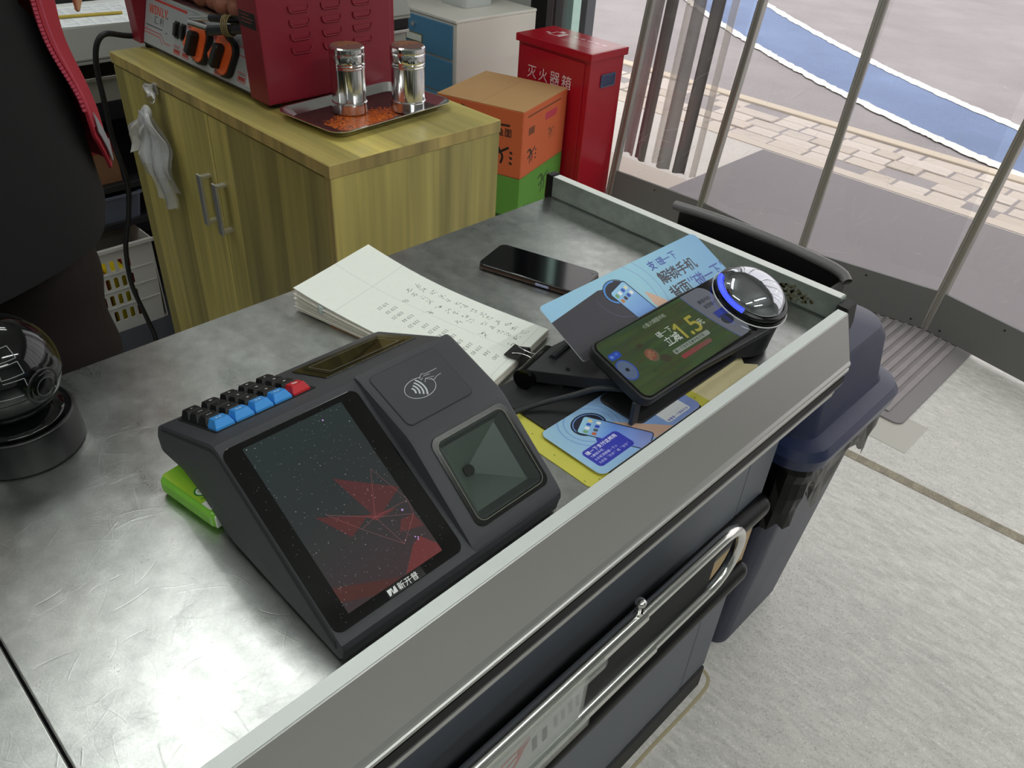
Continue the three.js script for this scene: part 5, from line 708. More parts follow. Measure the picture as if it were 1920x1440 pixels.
  for (const x of [0.150, 0.178]) { const s = part('rocker_switch', box(x - 0.009, x + 0.009, 0.037, 0.071, 0, 0.004, 0.002), mat('#0c0c0d', 0.3), pg); part('rocker', box(x - 0.006, x + 0.006, 0.041, 0.067, 0.003, 0.009, 0.002), mat('#101012', 0.2), s); }
  const orange = mat('#e8622a', 0.4);
  for (const [x, y, turn] of [[0.262, 0.050, -0.25], [0.362, 0.048, -0.35]]) {
    const k = new THREE.Group(); k.name = 'knob'; k.position.set(x, y, 0); k.rotation.z = turn; pg.add(k);
    const oct = (r) => roundShape(-r, -r * 1.12, 2 * r, 2.24 * r, r * 0.62); part('knob_base', plateOf(oct(0.034), 0.014, 0.002), mat('#121213', 0.4), k); part('orange_ring', plateOf(oct(0.030), 0.004, 0.001).translate(0, 0, 0.013), orange, k, 'orange knob ring');
    part('grip', extrudeZ([[-0.0085, -0.026], [0.0085, -0.026], [0.0085, 0.016], [0.004, 0.021], [-0.004, 0.021], [-0.0085, 0.016]], 0.0165, 0.036, 0.003), mat('#161514', 0.45), k); part('orange_flank', extrudeZ([[-0.020, -0.012], [-0.0087, -0.020], [-0.0087, 0.015], [-0.012, 0.009]], 0.0165, 0.034, 0.002), orange, k, 'orange flank of the grip');
  }
  part('roller_bed', box(xf + 0.046, xb - 0.017, 0.927, 0.931, pz0 + 0.001, pz1 - 0.001), mat('#1d1a1a', 0.35, { metal: 0.6 }), g, 'dark greasy roller bed');
  for (let i = 0; i < 5; i++) part('roller', rod([xf + 0.07 + i * 0.04, 0.943, pz0 + 0.001], [xf + 0.07 + i * 0.04, 0.943, pz1 - 0.001], 0.011, 20), gsteel, g);
  part('warning_label', face(roundShape(0, 0, 0.055, 0.12, 0.002), 0, 0, 0.055, 0.12).rotateY(-Math.PI / 2).translate(xf - 0.0042, 0.985, zn - 0.064), mat('#ffffff', 0.5, { map: canvasTex(220, 480, (x, w, h) => { x.fillStyle = '#141315'; x.fillRect(0, 0, w, h); x.fillStyle = '#d2452a'; x.beginPath(); x.moveTo(50, 60); x.lineTo(90, 160); x.lineTo(60, 230); x.lineTo(40, 150); x.fill(); x.fillStyle = '#8a3a30'; for (let i = 0; i < 8; i++) x.fillRect(24, 270 + i * 24, 160 - (i % 3) * 24, 8); }) }), g, 'black warning label with a red symbol');
  // sausages lying on the rollers
  const sm = mat('#b3735a', 0.4, { bumpMap: tex(64, 64, (u, v) => { const a = fbm(u, v, 6, 6, 3, 71); return [a, a, a]; }, { srgb: false, repeat: [3, 3] }), bumpScale: 0.002 });
  [[-1.602, 0.004], [-1.645, -0.004], [-1.690, 0.004], [-1.734, -0.002]].forEach(([z, o], i) => { const q = new THREE.CapsuleGeometry(0.020, 0.066, 8, 20).rotateZ(Math.PI / 2); q.translate(xf + 0.112 + o, 0.9735, z);
    solo('sausage', q, sm, ['browned sausage on the grill nearest the warning label', 'second browned sausage from the warning label on the grill', 'third browned sausage from the warning label on the grill', 'leftmost browned sausage on the grill rollers'][i], 'sausage', 'sausages on the red grill'); });
  solo('steel_bar', rod([xf + 0.05, 1.02, zn - 0.0685], [xf + 0.05, 1.02, pz0 - 0.0005], 0.007, 16), gsteel, 'polished steel bar above the sausages', 'bar');
}
{ // tongs resting on the front of the grill
  const t = thing('food_tongs', 'black handled tongs with a rubber band lying across the grill panel', 'tongs'); const a = [0.755, 0.962, -1.572], b = [0.79, 0.972, -1.445];
  part('handle', rod([0.752, 0.958, -1.53], [0.797, 0.974, -1.442], 0.009, 16, 0.0085), mat('#17181a', 0.35), t); part('handle', rod([0.766, 0.976, -1.545], [0.806, 0.986, -1.442], 0.007, 16), mat('#1d1e20', 0.35), t);
  part('steel_arm', join(rod([0.752, 0.962, -1.53], [0.744, 0.962, -1.588], 0.0058, 10), rod([0.766, 0.976, -1.545], [0.748, 0.968, -1.592], 0.005, 10)), gsteel, t);
  for (let k = 0; k < 4; k++) part('rubber_band', new THREE.TorusGeometry(0.0145, 0.0014, 8, 30).scale(1, 1.25, 1).rotateY(0.35).translate(0.772 + k * 0.0016, 0.971 + k * 0.0004, -1.498 + k * 0.0042), mat('#8b7a52', 0.7), t);
}
{ // spice tray with two shakers
  const t = thing('steel_tray', 'shallow steel tray dusted with orange chilli powder on the cabinet', 'tray'); t.position.set(0.922, CB.y + 0.0005, -1.272); t.rotation.y = 0.09;
  const W = 0.30, D = 0.185, R = (w, d, r, y) => roundShape(-w / 2, -d / 2, w, d, r).getPoints(6).map((p) => [p.x, y, -p.y]);
  part('pan', toCreasedNormals(loft([R(W - 0.036, D - 0.036, 0.022, 0.0004), R(W - 0.006, D - 0.006, 0.03, 0.014), R(W, D, 0.032, 0.0145), R(W, D, 0.032, 0.0158), R(W - 0.008, D - 0.008, 0.03, 0.0158), R(W - 0.038, D - 0.038, 0.022, 0.0018)]), 0.6), mat(rgb(0.70, 0.70, 0.72), 0.16, { metal: 1 }), t);
  const pw = canvasTex(700, 420, (x, w, h) => { x.fillStyle = '#3f2526'; x.fillRect(0, 0, w, h); for (let i = 0; i < 9000; i++) { const a = rnd(), b = rnd(), X = 60 + a * 560, Y = 130 + b * 270, d = Math.hypot((X - 250) / 240, (Y - 290) / 130); if (rnd() < 1.15 - d) { x.fillStyle = ['#c8601f', '#dd7826', '#b04d1c', '#c25a1a'][Math.floor(rnd() * 4)]; x.beginPath(); x.arc(X, Y, 2 + rnd() * 4, 0, 7); x.fill(); } } for (let i = 0; i < 900; i++) { x.fillStyle = ['#7a3a22', '#96471f', '#5c2f2a'][i % 3]; x.fillRect(rnd() * w, rnd() * h, 3, 3); } });
  part('chilli_powder', face(roundShape(-W / 2 + 0.02, -D / 2 + 0.02, W - 0.04, D - 0.04, 0.021), -W / 2 + 0.02, -D / 2 + 0.02, W - 0.04, D - 0.04).rotateX(-Math.PI / 2).translate(0, 0.0022, 0), mat('#ffffff', 0.3, { map: pw }), t, 'layer of orange chilli powder and oil').userData.kind = 'stuff';
  const sh = [[0, 0], [0.0315, 0], [0.0335, 0.002], [0.0335, 0.020], [0.0318, 0.0225], [0.0318, 0.082], [0.0326, 0.0835], [0.0318, 0.086], [0.0330, 0.0885], [0.0318, 0.091], [0.0332, 0.094], [0.0332, 0.106], [0.0322, 0.1085], [0.0334, 0.111], [0.0330, 0.118], [0.0305, 0.1205], [0, 0.1205]];
  const topTx = canvasTex(256, 256, (x, w, h) => { x.fillStyle = '#6b4a44'; x.fillRect(0, 0, w, h); for (let i = 0; i < 900; i++) { x.fillStyle = ['#a0602c', '#c08a3c', '#7d4a2e', '#5b403c'][i % 4]; x.fillRect(60 + rnd() * 190, 20 + rnd() * 120, 5, 5); } x.fillStyle = '#2a1d1a'; for (let i = 0; i < 18; i++) { const a = i / 6 * Math.PI * 2 / 3 * 1.0 + i, r = 20 + (i % 3) * 28; x.beginPath(); x.arc(128 + Math.cos(a) * r, 128 + Math.sin(a) * r, 5, 0, 7); x.fill(); } });
  [[0.896, -1.292, 'steel spice shaker on the tray nearest the middle of the red grill'], [0.994, -1.236, 'steel spice shaker at the right hand corner of the tray']].forEach(([x, z, l]) => { const s = thing('spice_shaker', l, 'shaker', 'spice shakers on the steel tray'); s.position.set(x, CB.y + 0.0032, z); part('canister', toCreasedNormals(lathe(sh, 48), 0.5), mat(rgb(0.68, 0.68, 0.67), 0.14, { metal: 1 }), s); part('spiced_lid', new THREE.CircleGeometry(0.0300, 40).rotateX(-Math.PI / 2).translate(0, 0.1207, 0), mat('#ffffff', 0.45, { map: topTx }), s, 'lid dusted with spice'); });
}
// ---------------------------------------------------------------- filing cabinet, cartons, fire box
{ const f = thing('filing_cabinet', 'white steel drawer cabinet with blue drawer fronts', 'cabinet'), x0 = 2.27, x1 = 2.735, z1 = -2.515, z0 = -2.95, H = 0.62, wm = mat('#d9d5cd', 0.5), bm = mat('#4a7fa3', 0.45);
  part('carcass', mbox(x0 + 0.006, x1, 0.0, H - 0.012, z0, z1 - 0.001, 0.003), wm, f); part('top', mbox(x0, x1 + 0.002, H - 0.012, H, z0 - 0.002, z1, 0.003), wm, f);
  const DY = [[0.467, 0.598], [0.327, 0.457], [0.187, 0.317], [0.04, 0.177]];
  for (const [a, b] of DY) { const d = part('drawer_front', box(x0 - 0.004, x0 + 0.006, a, b, z0 + 0.02, z1 - 0.022, 0.003), bm, f, 'blue drawer front'); part('label_frame', join(box(x0 - 0.0065, x0 - 0.004, a + 0.028, a + 0.064, -2.825, -2.715, 0.001)), mat('#7b7a5c', 0.4, { metal: 0.5 }), d); part('label_insert', box(x0 - 0.0072, x0 - 0.0064, a + 0.033, a + 0.059, -2.818, -2.722), mat('#d8dad2', 0.5), d); part('lock', new THREE.CylinderGeometry(0.0095, 0.0095, 0.01, 20).rotateZ(Math.PI / 2).translate(x0 - 0.008, a + 0.098, -2.77), mat(rgb(0.75, 0.75, 0.75), 0.25, { metal: 1 }), d); }
  const tb = thing('plastic_tub', 'translucent plastic tub standing on the drawer cabinet', 'tub'); tb.position.set(2.53, H + 0.001, -2.74); const Rr = (w, d, y) => roundShape(-w / 2, -d / 2, w, d, 0.02).getPoints(5).map((p) => [p.x, y, -p.y]); part('tub_body', toCreasedNormals(loft([Rr(0.16, 0.16, 0), Rr(0.18, 0.18, 0.12), Rr(0.19, 0.19, 0.122), Rr(0.19, 0.19, 0.128), Rr(0.172, 0.172, 0.126), Rr(0.154, 0.154, 0.004)]), 0.5), mat('#dfe4e2', 0.3, { transmission: 0.35, thickness: 0 }), tb); part('tub_lid', plateOf(roundShape(-0.098, -0.098, 0.196, 0.196, 0.024), 0.008, 0.002).rotateX(-Math.PI / 2).translate(0, 0.129, 0), mat('#e6e9e8', 0.35), tb);
}
const carton = (name, label, y0, h, top, side, prints) => { const c = thing(name, label, 'carton', 'cartons stacked beside the wood cabinet'); c.position.set(2.124, y0, -2.088); c.rotation.y = 0.30; const W = 0.362, D = 0.352;
  const cm = mat(side, 0.75); part('box_body', mbox(-W / 2, W / 2, 0, h - 0.003, -D / 2, D / 2, 0.003), cm, c);
  for (const s of [-1, 1]) part('top_flap', mbox(-W / 2 + 0.001, W / 2 - 0.001, h - 0.003, h, s > 0 ? 0.0006 : -D / 2 + 0.001, s > 0 ? D / 2 - 0.001 : -0.0006, 0.001), mat(top, 0.8), c, top === side ? undefined : 'plain brown flap');
  const pm = (draw) => mat('#ffffff', 0.75, { map: canvasTex(512, 340, (x, w, hh) => { x.fillStyle = side; x.fillRect(0, 0, w, hh); draw(x, w, hh); }) });
  part('side_print', face(roundShape(0, 0, W - 0.012, h - 0.014, 0.001), 0, 0, W - 0.012, h - 0.014).translate(-W / 2 + 0.006, 0.006, D / 2 + 0.0004), pm(prints[0]), c, 'printed side facing the counter'); part('end_print', face(roundShape(0, 0, D - 0.012, h - 0.014, 0.001), 0, 0, D - 0.012, h - 0.014).rotateY(-Math.PI / 2).translate(-W / 2 - 0.0004, 0.006, -D / 2 + 0.006), pm(prints[1]), c, 'printed end facing the cabinet'); };
const brush = (x, px, py, s, c) => { x.strokeStyle = c; x.lineCap = 'round'; for (const p of [[0, 0.2, 0.35, 0, 0.5, 0.3], [0.1, 0.6, 0.5, 0.45, 0.95, 0.15], [0.3, 0.1, 0.5, 0.5, 0.35, 0.95], [0.5, 0.4, 0.8, 0.5, 0.6, 0.9]]) { x.lineWidth = s * 0.11; x.beginPath(); x.moveTo(px + p[0] * s, py + p[1] * s); x.quadraticCurveTo(px + p[2] * s, py + p[3] * s, px + p[4] * s, py + p[5] * s); x.stroke(); } x.fillStyle = c; for (let k = 0; k < 3; k++) { x.beginPath(); x.ellipse(px + s * 1.12, py + s * (0.35 + 0.25 * k), s * 0.09, s * 0.06, 0.4, 0, 7); x.fill(); } };
carton('carton', 'green carton under the orange carton on the floor', 0, 0.242, '#6d8c3c', '#5f9a3a', [(x, w, h) => { brush(x, 220, 30, 120, '#3c5c2a'); x.globalAlpha = 0.6; brush(x, 40, 150, 80, '#41602c'); x.globalAlpha = 1; }, (x, w, h) => { x.fillStyle = '#a03a36'; x.beginPath(); x.roundRect(150, 190, 90, 60, 12); x.fill(); x.fillStyle = '#33521f'; x.fillRect(330, 210, 90, 30); x.fillRect(300, 260, 50, 22); x.strokeStyle = '#5b3a24'; x.lineWidth = 9; x.beginPath(); x.moveTo(120, 80); x.lineTo(230, 150); x.stroke(); }]);
carton('carton', 'orange carton with a plain brown top standing on the green carton', 0.2425, 0.241, '#c49a68', '#d2673a', [(x, w, h) => { brush(x, 60, 200, 90, '#3a2c22'); x.globalAlpha = 0.7; brush(x, 300, 150, 70, '#6a4028'); x.globalAlpha = 1; x.fillStyle = '#c43f52'; x.beginPath(); x.roundRect(250, 60, 150, 40, 16); x.fill(); x.fillStyle = '#7d4428'; x.fillRect(40, 22, 400, 9); x.fillRect(60, 90, 70, 40); }, (x, w, h) => { brush(x, 330, 175, 115, '#1f1b17'); brush(x, 210, 180, 110, '#1f1b17'); x.strokeStyle = '#3a2416'; x.lineWidth = 12; x.beginPath(); x.moveTo(150, 20); x.lineTo(330, 80); x.lineTo(440, 74); x.stroke(); glyphs(x, '大心鱼面', 270, 92, 42, '#43281a', 0.14, 0.15); x.fillStyle = '#b23a44'; x.beginPath(); x.ellipse(300, 158, 36, 24, 0, 0, 7); x.fill(); }]);
{ const f = thing('fire_extinguisher_box', 'red steel fire extinguisher box beside the entrance', 'fire box'), x0 = 2.365, x1 = 2.56, z0 = -2.255, z1 = -1.89, H = 0.62, rm = mat('#a91426', 0.22), rd = rm;
  part('box_body', box(x0, x1, 0, H - 0.028, z0, z1, 0.003), rd, f); part('lid', box(x0 - 0.012, x1 + 0.010, H - 0.028, H, z0 - 0.008, z1 + 0.010, 0.003), rm, f, 'overhanging red lid');
  part('door_panel', box(x0 - 0.005, x0, 0.03, H - 0.04, z0 + 0.02, z1 - 0.025, 0.002), rd, f);
  const tx = canvasTex(720, 360, (x, w, h) => { x.fillStyle = '#a91426'; x.fillRect(0, 0, w, h); glyphs(x, '灭火器箱', 70, 40, 112, '#e3cccd', 0.09, 0.28); });
  part('front_lettering', face(roundShape(0, 0, 0.30, 0.15, 0.001), 0, 0, 0.30, 0.15).rotateY(-Math.PI / 2).translate(x0 - 0.0054, 0.385, z0 + 0.03), mat('#ffffff', 0.22, { map: tx }), f, 'white lettering 灭火器箱');
  const lt = canvasTex(740, 420, (x, w, h) => { x.fillStyle = '#a91426'; x.fillRect(0, 0, w, h); x.strokeStyle = '#f0dcdd'; x.lineWidth = 9; x.strokeRect(150, 130, 74, 110); x.fillStyle = '#f0dcdd'; x.fillRect(166, 80, 44, 40); x.fillRect(236, 120, 30, 120); x.fillRect(100, 190, 34, 26); x.globalAlpha = 0.75; for (let i = 0; i < 5; i++) x.fillRect(330 + i * 70, 120, 46, 30); for (let i = 0; i < 4; i++) x.fillRect(330, 190 + i * 34, 330, 9); x.globalAlpha = 1; });
  part('lid_print', face(roundShape(0, 0, z1 - z0, x1 - x0, 0.002), 0, 0, z1 - z0, x1 - x0).rotateX(-Math.PI / 2).rotateY(-Math.PI / 2).translate(x0, H + 0.0004, z0), mat('#ffffff', 0.2, { map: lt }), f, 'white pictograms and lines on the lid');
  part('side_handle', join(box(-0.035, 0.035, -0.018, 0.018, 0, 0.003, 0.0015)).translate((x0 + x1) / 2 + 0.012, 0.512, z1), mat('#2d3a5c', 0.35), f, 'dark recessed side handle'); part('handle_rim', (() => { const s = roundShape(-0.042, -0.024, 0.084, 0.048, 0.005); s.holes.push(new THREE.Path(roundShape(-0.035, -0.018, 0.07, 0.036, 0.004).getPoints(4))); return plateOf(s, 0.005, 0.001).translate((x0 + x1) / 2 + 0.012, 0.512, z1); })(), mat('#44506e', 0.35), f);
}
// ================================================================ rear desk and the things under it
{ const d = thing('rear_counter', 'grey checkout counter behind the cashier with an open shelf front', 'counter'), x0 = -0.6, x1 = 1.75, zf = -2.182, zb = -2.74;
  part('worktop_sheet', mbox(x0, x1, T - 0.02, T, zb, zf - 0.012, 0.0015), steel, d);
  part('front_rail', extrudeX([[0, T - 0.005], [0, 0.835], [0.0155, 0.835], [0.0385, 0.774], [0.0405, 0.770], [0.0405, 0.766], [0.037, 0.7645], [0.0405, 0.762], [0.0405, 0.757], [0.036, 0.7555], [0.01, 0.7555]].map(([z, y]) => [z + zf - 0.0155, y]), x0, x1, 0.0006), mat('#8d8f8a', 0.5), d);
  part('rubber_insert', box(x0, x1, 0.722, 0.755, zf - 0.005, zf + 0.016, 0.004), blackM, d); part('lower_lip', box(x0, x1, 0.712, 0.7215, zf - 0.004, zf + 0.018, 0.002), railM, d);
  part('front_panel', box(x0, x1, 0.655, 0.7115, zf - 0.006, zf - 0.001), mat('#8f9088', 0.5), d);
  const dk = mat('#16161a', 0.6); part('back_panel', box(x0, x1, 0.0, T - 0.021, zb, zb + 0.012), dk, d); part('side_panel', box(x0, x0 + 0.02, 0, T - 0.021, zb + 0.0125, zf - 0.008), dk, d); part('side_panel', box(x1 - 0.02, x1, 0, T - 0.021, zb + 0.0125, zf - 0.008), dk, d);
  for (const y of [0.0, 0.298, 0.405]) part('shelf', box(x0 + 0.0205, x1 - 0.0205, y, y + 0.018, zb + 0.0125, y ? zf - 0.03 : zf + 0.17, 0.001), y ? dk : mat('#33353d', 0.55), d);
  // papers, pencil and a dark box on top
  const pt = canvasTex(512, 380, (x, w, h) => { x.fillStyle = '#eef1f2'; x.fillRect(0, 0, w, h); x.strokeStyle = 'rgba(120,140,170,0.6)'; x.lineWidth = 2; for (let i = 1; i < 15; i++) { x.beginPath(); x.moveTo(20, i * 25); x.lineTo(w - 20, i * 25); x.stroke(); } for (let i = 1; i < 8; i++) { x.beginPath(); x.moveTo(i * 64, 20); x.lineTo(i * 64, h - 10); x.stroke(); } x.fillStyle = 'rgba(70,75,90,0.6)'; for (let i = 0; i < 120; i++) x.fillRect(24 + Math.floor(rnd() * 8) * 64, 30 + Math.floor(rnd() * 13) * 25, 20 + rnd() * 26, 3); });
  const sheetOn = (cx, cz, a, y, l) => { const o = thing('form_sheet', l, 'paper', 'forms on the rear counter'); o.position.set(cx, y, cz); o.rotation.y = a; part('sheet', mbox(-0.15, 0.15, 0, 0.0008, -0.105, 0.105), mat('#eceff0', 0.85), o); part('sheet_print', face(roundShape(-0.15, -0.105, 0.3, 0.21, 0.0005), -0.15, -0.105, 0.3, 0.21).rotateX(-Math.PI / 2).translate(0, 0.0009, 0), mat('#ffffff', 0.85, { map: pt }), o, 'printed table'); };
  solo('ledger_block', mbox(0.62, 1.04, T + 0.0005, T + 0.034, -2.46, -2.2005, 0.002), mat('#dfe2e0', 0.8), 'thick block of forms on the rear counter', 'paper block');
  sheetOn(0.86, -2.31, 0.02, T + 0.0345, 'printed form sheet lying under the yellow pencil'); sheetOn(0.80, -2.295, -0.10, T + 0.0355, 'printed form sheet at the edge of the rear counter');
  solo('pencil', rod([0.70, T + 0.0415, -2.29], [0.885, T + 0.0405, -2.265], 0.0038, 6), mat('#b8a23a', 0.5), 'yellow pencil lying on the forms', 'pencil');
  { const o = thing('dark_box', 'dark box at the back of the rear counter', 'box'); part('box_body', box(0.72, 1.02, T + 0.001, T + 0.16, -2.70, -2.50, 0.01), mat('#26272a', 0.5), o); part('box_lid', box(0.715, 1.025, T + 0.16, T + 0.18, -2.705, -2.495, 0.006), mat('#303236', 0.45), o); }
}
{ // white basket with packets
  const b = thing('plastic_basket', 'white slotted plastic basket under the rear counter', 'basket'), w = 0.27, h = 0.262, dp = 0.22, m = mat('#c9c9c4', 0.5); b.position.set(0.65, 0.0185, -2.26);
  const front = new THREE.Shape(); front.moveTo(-w / 2 + 0.012, 0); front.lineTo(w / 2 - 0.012, 0); front.lineTo(w / 2, h); front.lineTo(-w / 2, h); front.closePath();
  for (let r = 0; r < 4; r++) for (let k = 0; k < 8; k++) { const s = roundShape(-w / 2 + 0.030 + k * 0.0225 - (r % 2) * 0.0, 0.034 + r * 0.052, 0.0125, 0.034, 0.005); front.holes.push(new THREE.Path(s.getPoints(4))); }
  part('front_wall', plateOf(front, 0.003).translate(0, 0, dp / 2 - 0.003), m, b, 'front wall with rows of slots'); part('back_wall', box(-w / 2, w / 2, 0, h, -dp / 2, -dp / 2 + 0.003), m, b); for (const s of [-1, 1]) part('side_wall', box(s * w / 2 - 0.003 * (s > 0), s * w / 2 + 0.003 * (s < 0), 0, h, -dp / 2 + 0.003, dp / 2 - 0.003), m, b); part('basket_floor', box(-w / 2 + 0.003, w / 2 - 0.003, 0, 0.003, -dp / 2 + 0.003, dp / 2 - 0.003), m, b);
  part('rim', join(box(-w / 2 - 0.006, w / 2 + 0.006, h - 0.012, h, dp / 2, dp / 2 + 0.006, 0.002), ...[0.082, 0.134, 0.186].map((y) => box(-w / 2 + 0.01, w / 2 - 0.01, y - 0.003, y - 0.0005, dp / 2, dp / 2 + 0.0015))), m, b);
  const cols = ['#c9b21c', '#a8302c', '#d8c522', '#7a4a2a', '#b8b3b0', '#c7442f', '#d4bd1e', '#8e2a2a'], lab = ['yellow packet low in the white basket, leftmost', 'red packet low in the white basket, second from left', 'bright yellow packet low in the basket, third from left', 'brown packet low in the white basket at its right end', 'silver packet on top in the basket, leftmost', 'orange red packet on top in the basket, second', 'yellow packet on top in the basket, third', 'dark red packet on top in the basket, rightmost'];
  cols.forEach((c, i) => { const g = new RoundedBoxGeometry(0.058, i < 4 ? 0.10 : 0.075, 0.15, 3, 0.012), q = g.attributes.position; for (let k = 0; k < q.count; k++) q.setZ(k, q.getZ(k) + 0.004 * Math.sin(q.getY(k) * 80 + i)); g.computeVertexNormals(); const o = solo('snack_packet', g, mat(c, 0.3), lab[i], 'packet', 'packets in the white basket'); o.position.set(0.65 - 0.094 + (i % 4) * 0.062, 0.0185 + (i < 4 ? 0.056 : 0.146), -2.248); });
}
{ const b = thing('grey_bin', 'shallow grey storage bin on the shelf above the basket', 'bin'); b.position.set(0.66, 0.3165, -2.32); const R = (w, d, y) => roundShape(-w / 2, -d / 2, w, d, 0.012).getPoints(4).map((p) => [p.x, y, -p.y]); part('bin_body', toCreasedNormals(loft([R(0.28, 0.2, 0), R(0.30, 0.22, 0.07), R(0.31, 0.23, 0.072), R(0.31, 0.23, 0.078), R(0.29, 0.21, 0.076), R(0.272, 0.192, 0.004)]), 0.5), mat('#5a6272', 0.5), b); part('name_label', box(-0.09, -0.03, 0.02, 0.045, 0.1075, 0.109, 0.0004), mat('#d6d2c4', 0.6), b); }
{ const c = thing('brown_carton', 'brown carton with a red label on the shelf under the rear counter', 'carton'); c.position.set(0.655, 0.4235, -2.33); part('box_body', mbox(-0.12, 0.12, 0, 0.125, -0.1, 0.1, 0.002), mat('#7a5638', 0.8), c); part('red_band', mbox(-0.1205, 0.1205, 0.085, 0.1255, -0.1005, 0.1005, 0.001), mat('#8c1f22', 0.6), c, 'red printed band'); part('red_mark', box(0.02, 0.05, 0.03, 0.05, 0.1, 0.1006), mat('#a32a26', 0.6), c); }
{ const c = thing('dark_bag', 'dark green bag lying on the carton under the rear counter', 'bag'); const g = new THREE.IcosahedronGeometry(0.075, 4), q = g.attributes.position; for (let i = 0; i < q.count; i++) { const x = q.getX(i), y = q.getY(i), z = q.getZ(i), k = 1 + 0.12 * Math.sin(x * 60) * Math.cos(z * 50) + 0.06 * Math.sin(y * 110); q.setXYZ(i, x * k * 1.5, Math.max(-0.036, y * k * 0.62), z * k * 1.1); } g.computeVertexNormals(); part('bag_body', g.translate(0.64, 0.5855, -2.33), mat('#23260f', 0.5), c); }
// cable of the grill hanging in front of the shelf
solo('grill_cable', tube([[0.80, 0.856, -1.955], [0.76, 0.862, -1.955], [0.715, 0.872, -1.95], [0.692, 0.85, -1.953], [0.684, 0.80, -1.962], [0.684, 0.735, -1.965], [0.686, 0.635, -1.975], [0.69, 0.53, -1.96], [0.688, 0.435, -1.995], [0.672, 0.33, -2.03], [0.665, 0.22, -2.035], [0.676, 0.12, -2.02], [0.68, 0.06, -2.0], [0.668, 0.014, -1.985], [0.60, 0.0075, -1.985]], 0.0062, 120, 10), mat('#101113', 0.5), 'black power cable hanging beside the cabinet', 'cable');

